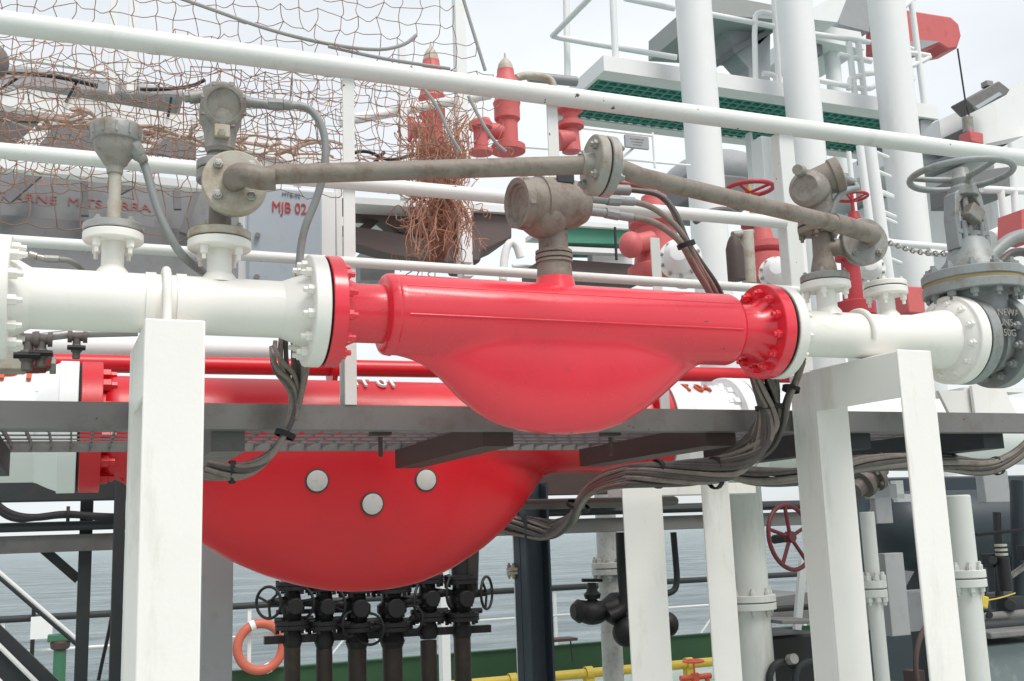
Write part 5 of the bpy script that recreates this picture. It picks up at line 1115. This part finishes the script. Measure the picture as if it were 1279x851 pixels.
# green panel under the transmitter head
gp = thing('green_awning', 'green panelled platform edge seen between transmitter head and red monitor', 'platform', P(745, 305, 8))
MB().prism([P(705, 279, 8), P(790, 286, 8), P(790, 305, 8), P(700, 303, 8)], (0, .5, 0)).build('panel', GREEND if False else mat('sea_green_panel', (.06, .24, .16), .6, bump=.1), gp)
MB().prism([P(690, 274, 7.95), P(800, 282, 7.95), P(800, 287, 7.95), P(690, 280, 7.95)], (0, .6, 0)).build('edge_plate', WFAR, gp)
MB().prism([P(690, 307, 7.9), P(800, 312, 7.9), P(800, 318, 7.9), P(690, 313, 7.9)], (0, .1, 0)).build('rail', WFAR, gp)
MB().prism([P(740, 312, 8.1), P(790, 314, 8.1), P(790, 330, 8.1), P(740, 327, 8.1)], (0, .1, 0)).build('panel', WFAR, gp)
MB().cyl(P(768, 284, 7.9), P(770, 325, 7.9), .012).build('strut', DARK, gp)
# --- left gangway truss
gw = thing('gangway', 'white truss gangway with dark infill panels seen through the net at the left', 'gangway', P(120, 230, 8))
YG = 8.0
MB().bar(P(-60, 112, YG), P(250, 163, YG), .1, M(27, 100, 135, YG)).build('top_chord', WFAR, gw)
MB().bar(P(235, 158, YG), P(430, 215, YG), .1, M(22, 300, 180, YG)).build('top_chord', WFAR, gw)
MB().bar(P(-60, 201, YG), P(440, 254, YG), .1, M(10, 100, 218, YG)).build('bottom_chord', WFAR, gw)
for a_, b_ in (((22, 190), (88, 130)), ((170, 190), (225, 148)), ((300, 225), (345, 195)), ((345, 222), (352, 190)), ((372, 232), (378, 190))):
    MB().bar(P(*a_, YG+.02), P(*b_, YG+.02), .06, M(14, 60, 160, YG)).build('diagonal', WFAR, gw)
for pts in ([(-60, 128), (120, 142), (125, 156), (-60, 146)], [(-60, 152), (50, 160), (20, 188), (-60, 184)], [(68, 158), (120, 164), (175, 180), (165, 202), (40, 192)], [(176, 165), (245, 172), (245, 198), (176, 190)], [(325, 190), (370, 197), (370, 210), (318, 206)], [(378, 200), (402, 203), (402, 212), (380, 210)]):
    MB().prism([P(x, y, YG+.4) for x, y in pts], (0, .05, 0)).build('infill_panel', PANELD if pts[0][0] < 0 else PANELM, gw)
for a_, b_, c_ in (((0, 112), (22, 98), None), ((95, 104), (82, 128), None), ((214, 122), (210, 146), None)):
    MB().tube([P(*a_, YG-.08), P(*b_, YG-.08)], .010, 8).build('lashing', BLACK, gw)
solo(MB().tube([P(-20, 90, YG-.1), P(30, 92, YG-.1), P(80, 97, YG-.1), P(122, 108, YG-.1)], lambda u: .010+.008*u, 10, 2).tube([P(175, 112, YG-.1), P(205, 112, YG-.1), P(240, 108, YG-.1), P(256, 100, YG-.1)], .014, 10, 1), 'cable', BLACK, 'black cable lying along the top chord of the gangway', 'cable')
solo(MB().prism([P(-60, 78, 10), P(30, 80, 10), P(135, 96, 10), P(230, 110, 10), P(230, 125, 10), P(-60, 108, 10)], (0, 1.0, 0)), 'tarpaulin', PANELG, 'pale tarpaulin roof behind the gangway top chord', 'tarpaulin', bevel=.05)
# hull panel with red lettering behind
bn = thing('lettered_panel', 'pale grey panel painted with faded red capitals, behind the net at the left', 'panel', P(150, 300, 9.5))
YBn = 9.5
pts = [(-80, 205), (440, 256), (440, 330), (-80, 290)]
MB().prism([P(x, y, YBn) for x, y in pts], (0, .3, 0)).build('panel', PANELS, bn)
MB().prism([P(x, y, YBn-.06) for x, y in [(-80, 262), (440, 303), (440, 322), (-80, 290)]], (0, .04, 0)).build('lower_band', PANELM, bn)
MB().prism([P(x, y, YBn-.1) for x, y in [(-80, 290), (440, 322), (440, 372), (-80, 352)]], (0, .3, 0)).build('lower_wall', PANELS, bn)
o0 = P(-4, 249, YBn-.004); dx_ = (P(230, 268, YBn-.004)-o0).normalized()
text('T ARNE  M TS  ERRA', bn, TEXTF, o0, dx_, Z, .10, .003, xs=1.35)
o0 = P(80, 222, YBn-.004); text('A  A  I  TERN', bn, TEXTF, o0, (P(230, 235, YBn)-P(80, 222, YBn)).normalized(), Z, .07, .003, xs=1.3)
for a_, b_, w_ in (((8, 250), (52, 212), 12), ((105, 212), (106, 270), 10), ((228, 292), (248, 232), 12), ((220, 232), (222, 262), 8), ((140, 245), (165, 232), 7)):
    MB().bar(P(*a_, YBn-.2), P(*b_, YBn-.2), .06, M(w_, 60, 230, YBn)).build('strut', PANELM, bn)
# grey junction box MJB 02
jb = thing('junction_box', 'blue grey junction box lettered in red, behind the impulse pipe at the left', 'junction box', P(365, 345, 4.6))
YJ = 4.7
j = [P(311, 232, YJ), P(402, 238, YJ), P(405, 348, YJ), P(313, 348, YJ)]; xj0, xj1 = j[0].x, j[1].x; zj1 = j[0].z; zj0 = P(360, 372, YJ).z
MB().box(((xj0+xj1)/2, YJ+.1, (zj0+zj1)/2), (xj1-xj0, .2, zj1-zj0)).build('door', BOXG, jb, bevel=.006)
MB().box(((xj0+xj1)/2+.03, YJ+.13, (zj0+zj1)/2+.005), (xj1-xj0+.09, .16, zj1-zj0+.04)).build('cabinet', WFAR, jb, bevel=.004)
text('MJB 02', jb, TEXTR, P(339, 264, YJ-.004), X, Z, .070, .002, xs=.8)
text('MTB-02', jb, TEXTD, P(352, 245, YJ-.004), X, Z, .026, .001)
for px, py in ((322, 293), (321, 345)): MB().cyl(P(px, py, YJ), P(px, py, YJ-.03), .012, seg=12).build('latch', STEEL, jb)
post(421, 235, 424, 360, 7, 4.8, 'stanchion', 'thin white post right of the blue grey junction box', WFAR, d=.05)
sg2 = thing('warning_sign', 'dark sign plate with white letters beside the blue grey junction box', 'sign', P(429, 300, 5.2))
MB().box(P(432, 272, 5.2), (.07, .02, .2)).build('plate', BLACK, sg2); text('I', sg2, TEXTW, P(426, 282, 5.18), X, Z, .07, .002); text('N', sg2, TEXTR, P(426, 312, 5.18), X, Z, .05, .002)
# --- dark steel structure in the middle
ds = thing('dark_steel_frame', 'dark brown steel frame with a hopper shaped end behind the middle of the walkway', 'steel frame', P(540, 330, 7.5))
YD = 7.6
MB().prism([P(x, y, YD) for x, y in [(440, 250), (585, 258), (585, 300), (560, 300), (500, 290), (478, 272), (440, 268)]], (0, .2, 0)).build('upper_beam', FRAMEB, ds)
MB().prism([P(x, y, YD-.1) for x, y in [(440, 283), (470, 287), (540, 300), (590, 308), (590, 330), (490, 318), (440, 303)]], (0, .2, 0)).build('lower_beam', FRAMEB, ds)
MB().prism([P(x, y, YD+.1) for x, y in [(440, 290), (470, 268), (484, 268), (455, 292)]], (0, .1, 0)).build('diagonal', FRAMEB, ds)
MB().prism([P(x, y, YD-.2) for x, y in [(583, 262), (640, 268), (640, 298), (604, 314), (600, 328), (586, 327), (582, 315), (575, 308), (575, 292), (583, 290)]], (0, .5, 0)).build('hopper', FRAMEB, ds, bevel=.02)
MB().prism([P(x, y, YD-.25) for x, y in [(440, 246), (640, 258), (640, 266), (440, 254)]], (0, .7, 0)).build('top_plate', WFAR, ds)
MB().prism([P(x, y, YD+.4) for x, y in [(680, 322), (810, 332), (810, 350), (680, 345)]], (0, .5, 0)).build('far_beam', FRAMEB, ds)
MB().prism([P(x, y, YD+.6) for x, y in [(450, 316), (495, 318), (492, 350), (450, 350)]], (0, .4, 0)).build('grey_box', PANELG, ds)
solo(MB().prism([P(x, y, 6.9) for x, y in [(418, 205), (505, 208), (505, 222), (418, 218)]], (0, .1, 0)), 'cable_tray', PANELM, 'grey cable tray crossing behind the impulse pipe near the net', 'cable tray')
solo(MB().prism([P(x, y, 6.7) for x, y in [(575, 315), (590, 318), (592, 345), (578, 345)]], (0, .1, 0)), 'stanchion', WFAR, 'short white stub post beneath the hopper shaped end', 'post')
t = thing('vent_elbow', 'small white gooseneck vent between hopper and transmitter neck', 'vent', P(635, 345, 7))
MB().tube([P(628, 350, 7), P(630, 318, 7), P(636, 302, 7), P(645, 305, 7), P(650, 322, 7)], .03, 12, 2).build('pipe', WFAR, t)
hpipe('pipe', 'pale thin pipe running level low behind the rails near the transmitter neck', 'pipe', (640, 333), (810, 341), 8.6, 8.6, 6, WFAR)
for k, (pa, pb, lab) in enumerate((((430, 195), (520, 192), 'upper black cable strung behind the net left of the first relief valve'), ((425, 225), (480, 190), 'lower black cable curling behind the net left of the first relief valve'))):
    a, b = P(*pa, 6.2), P(*pb, 6.2); solo(MB().tube([a, a.lerp(b, .3)+Z*.04, a.lerp(b, .6)-Z*.05, b], .012, 8, 2), 'cable', BLACK, lab, 'cable')
solo(MB().sphere(P(-8, 78, 5), M(18, 0, 78, 5), (1, .8, 1.3)), 'lamp', GREYP, 'rounded grey lamp body cut off by the left border', 'lamp')

# ================================================================ NET
def net():
    q = MB(); r_ = random.Random(21)
    def inside(x, y):
        if x < 430: return y < 232
        if x < 575: return y < 232+(x-430)*.2
        return y > (x-572)*1.9-14 and y < 300 and x < 640
    def layer(cw, chh, jit, Y, x0_, x1_, y0_, y1_, f, rad, seed, wav=0):
        rr = random.Random(seed); nx = int((x1_-x0_)/cw)+1; ny = int((y1_-y0_)/chh)+1; g = {}
        for i in range(nx+1):
            for k in range(ny+1):
                x = x0_+i*cw+(k % 2)*cw*.0+rr.uniform(-jit, jit)*cw+wav*math.sin(k*.7+i*.35)*cw; y = y0_+k*chh+x*.085+rr.uniform(-jit, jit)*chh+wav*math.cos(i*.6)*chh
                p = P(x, y, Y+.10*math.sin(x*.02+seed)+rr.uniform(-.03, .03)); g[i, k] = (p, x, y)
        for (i, k), (p, x, y) in g.items():
            if not f(x, y): continue
            for di, dk in ((1, 0), (0, 1)):
                n_ = g.get((i+di, k+dk))
                if n_ and f(n_[1], n_[2]) and rr.random() > .04:
                    mid_ = p.lerp(n_[0], .5)+V((rr.uniform(-1, 1)*.012, rr.uniform(-.02, .02), -.010+rr.uniform(-1, 1)*.012))
                    q.tube([p, p.lerp(mid_, .8)+V((0, 0, -.001)), n_[0].lerp(mid_, .8), n_[0]], rad, 4, 0, caps=False)
            s_ = rad*2.2; q.box(p, (s_, s_, s_))
    return q, layer
YN = 3.95
q, layer = net()
layer(25, 21, .22, YN, -30, 640, -60, 240, lambda x, y: (x < 560 and y < 250 and y > -60) or (560 <= x < 640 and y > (x-570)*1.9-10 and y < 200), .0017, 3, .18)
layer(19, 15, .42, YN+.3, -30, 600, 60, 230, lambda x, y: x < 590 and 75-x*.02 < y < 215, .0015, 31, .35)
layer(33, 27, .12, YN+.12, -30, 430, 60, 290, lambda x, y: x < 430 and 80 < y < 300-x*.0 and not (x > 250 and y > 235), .0020, 5, .06)
nn = thing('safety_net', 'wide knotted safety net sagging behind the top rail at the left', 'net', P(250, 290, YN))
q.build('grey_mesh', NETG, nn)
q, layer = net()
layer(21, 17, .40, YN+.2, -30, 620, 20, 260, lambda x, y: (x < 300 and 30 < y < 235) or (300 <= x < 600 and 95 < y < 235), .0018, 11, .3)
q.build('orange_mesh', NETO, nn)
for pts in ([(196, -12), (260, 10), (330, 36), (400, 54), (470, 64), (505, 57), (520, 44)], [(410, 58), (470, 72), (520, 80), (562, 86)], [(576, -10), (585, 20), (598, 62), (606, 88)], [(585, 120), (600, 150), (618, 178), (632, 190)], [(520, 100), (545, 130), (560, 165), (575, 190)]):
    MB().tube([P(x, y, YN-.06) for x, y in pts], .0075, 8, 2).build('border_rope', ROPE, nn)
# tangled orange clump
tg = MB(); rr = random.Random(5)
def wx(y): return 52 if y < 150 else (34 if y < 215 else (26 if y < 250 else 40))
for k in range(130):
    u_ = rr.uniform(-1, 1); ya = rr.uniform(120, 200); yb_ = rr.uniform(235, 335); yy = 4.3+rr.gauss(0, .08); pts = []; n_ = 9; ph = rr.uniform(0, 6)
    for s in range(n_+1):
        y = ya+(yb_-ya)*s/n_; pts.append(P(548+u_*wx(y)+6*math.sin(ph+s*1.1)+rr.gauss(0, 3), y, yy+rr.gauss(0, .02)))
    tg.tube(pts, .0016+rr.random()*.001, 4, 1)
    if k % 3 == 0:
        y = rr.uniform(190, 320); a_ = P(548+wx(y)*rr.uniform(-1, 1), y, yy); b_ = a_+V((rr.uniform(-.14, .14), 0, rr.uniform(-.1, .1))); tg.tube([a_, a_.lerp(b_, .5)-Z*.03, b_], .0018, 4, 1)
for k in range(70):
    cx_ = 548+rr.gauss(0, 18); cy_ = rr.uniform(175, 318); w_ = 1 if cy_ < 240 else .7
    pts = []; x, y = cx_, cy_; yy = 4.35+rr.gauss(0, .1)
    for s in range(7):
        pts.append(P(x, y, yy+rr.gauss(0, .04))); x += rr.gauss(0, 11*w_); y += rr.gauss(0, 9)
    tg.tube(pts, .0016+rr.random()*.001, 5, 2)
tg2 = MB()
for k in range(60):
    cx_ = 540+rr.gauss(0, 16)+(0); cy_ = rr.uniform(180, 330); pts = []; x, y = cx_, cy_; yy = 4.45+rr.gauss(0, .08)
    for s in range(5):
        pts.append(P(x, y, yy)); x += rr.gauss(0, 12); y += rr.gauss(0, 12)
    tg2.tube(pts, .0024, 5, 2)
tc_ = thing('net_tangle', 'bunched tangle of orange netting hanging below the first relief valve', 'net', P(545, 330, 4.35))
tg.build('orange_twine', NETO, tc_); tg2.build('brown_twine', mat('brown_twine', (.33, .15, .10), .9, var=.3, bump=0), tc_)
MB().tube([P(552, 180, 4.5), P(548, 230, 4.48), P(555, 280, 4.5), P(545, 325, 4.5)], lambda u: .028+.03*math.sin(u*3.1), 9, 2).build('bunched_core', mat('rust_netting', (.24, .10, .075), .95, var=.4, dirt=(.42, .19, .12), damt=.5, dscale=40, bump=1, bscale=120), tc_)

for n_ in ('orange_twine', 'brown_twine', 'orange_mesh', 'grey_mesh'): bpy.data.objects[n_]['kind'] = 'stuff'
# heaped net and extra pale members over the gangway
HN = mat('heaped_net', (.42, .33, .28), .95, var=.45, dirt=(.45, .22, .14), damt=.5, dscale=30, bump=1, bscale=90)
rr = random.Random(14); base = [P(-40, 146, 7.7), P(30, 150, 7.7), P(100, 158, 7.7), P(170, 160, 7.7), P(240, 172, 7.7), P(310, 178, 7.7), P(380, 195, 7.7), P(430, 205, 7.7)]
q = MB()
for k in range(26):
    i = rr.randrange(len(base)-1); a = base[i].lerp(base[i+1], rr.random()); pts = [a]
    for s in range(6): pts.append(pts[-1]+V((rr.uniform(-.12, .2), rr.uniform(-.05, .05), rr.uniform(-.06, .06)+(base[i].z-pts[-1].z)*.4)))
    q.tube(pts, rr.uniform(.006, .016), 6, 2)
solo(q, 'folded_net', HN, 'folded tan netting strewn along the dark infill of the gangway', 'net')['kind'] = 'stuff'
for k, (a_, b_, w_, lab) in enumerate((((-20, 66), (150, 92), 5, 'thin pale rail sloping above the tarpaulin roof at the far left'), ((60, 206), (150, 140), 8, 'pale diagonal beam behind the gangway left of the flared transmitter'), ((255, 205), (322, 160), 9, 'pale diagonal beam right of the blank round cover'), ((-20, 182), (245, 206), 5, 'thin pale rail running level just above the gangway lower chord'))):
    solo(MB().bar(P(*a_, 8.9), P(*b_, 8.9), .05, M(w_, 60, 160, 8.9)), 'beam', WFAR, lab, 'beam')
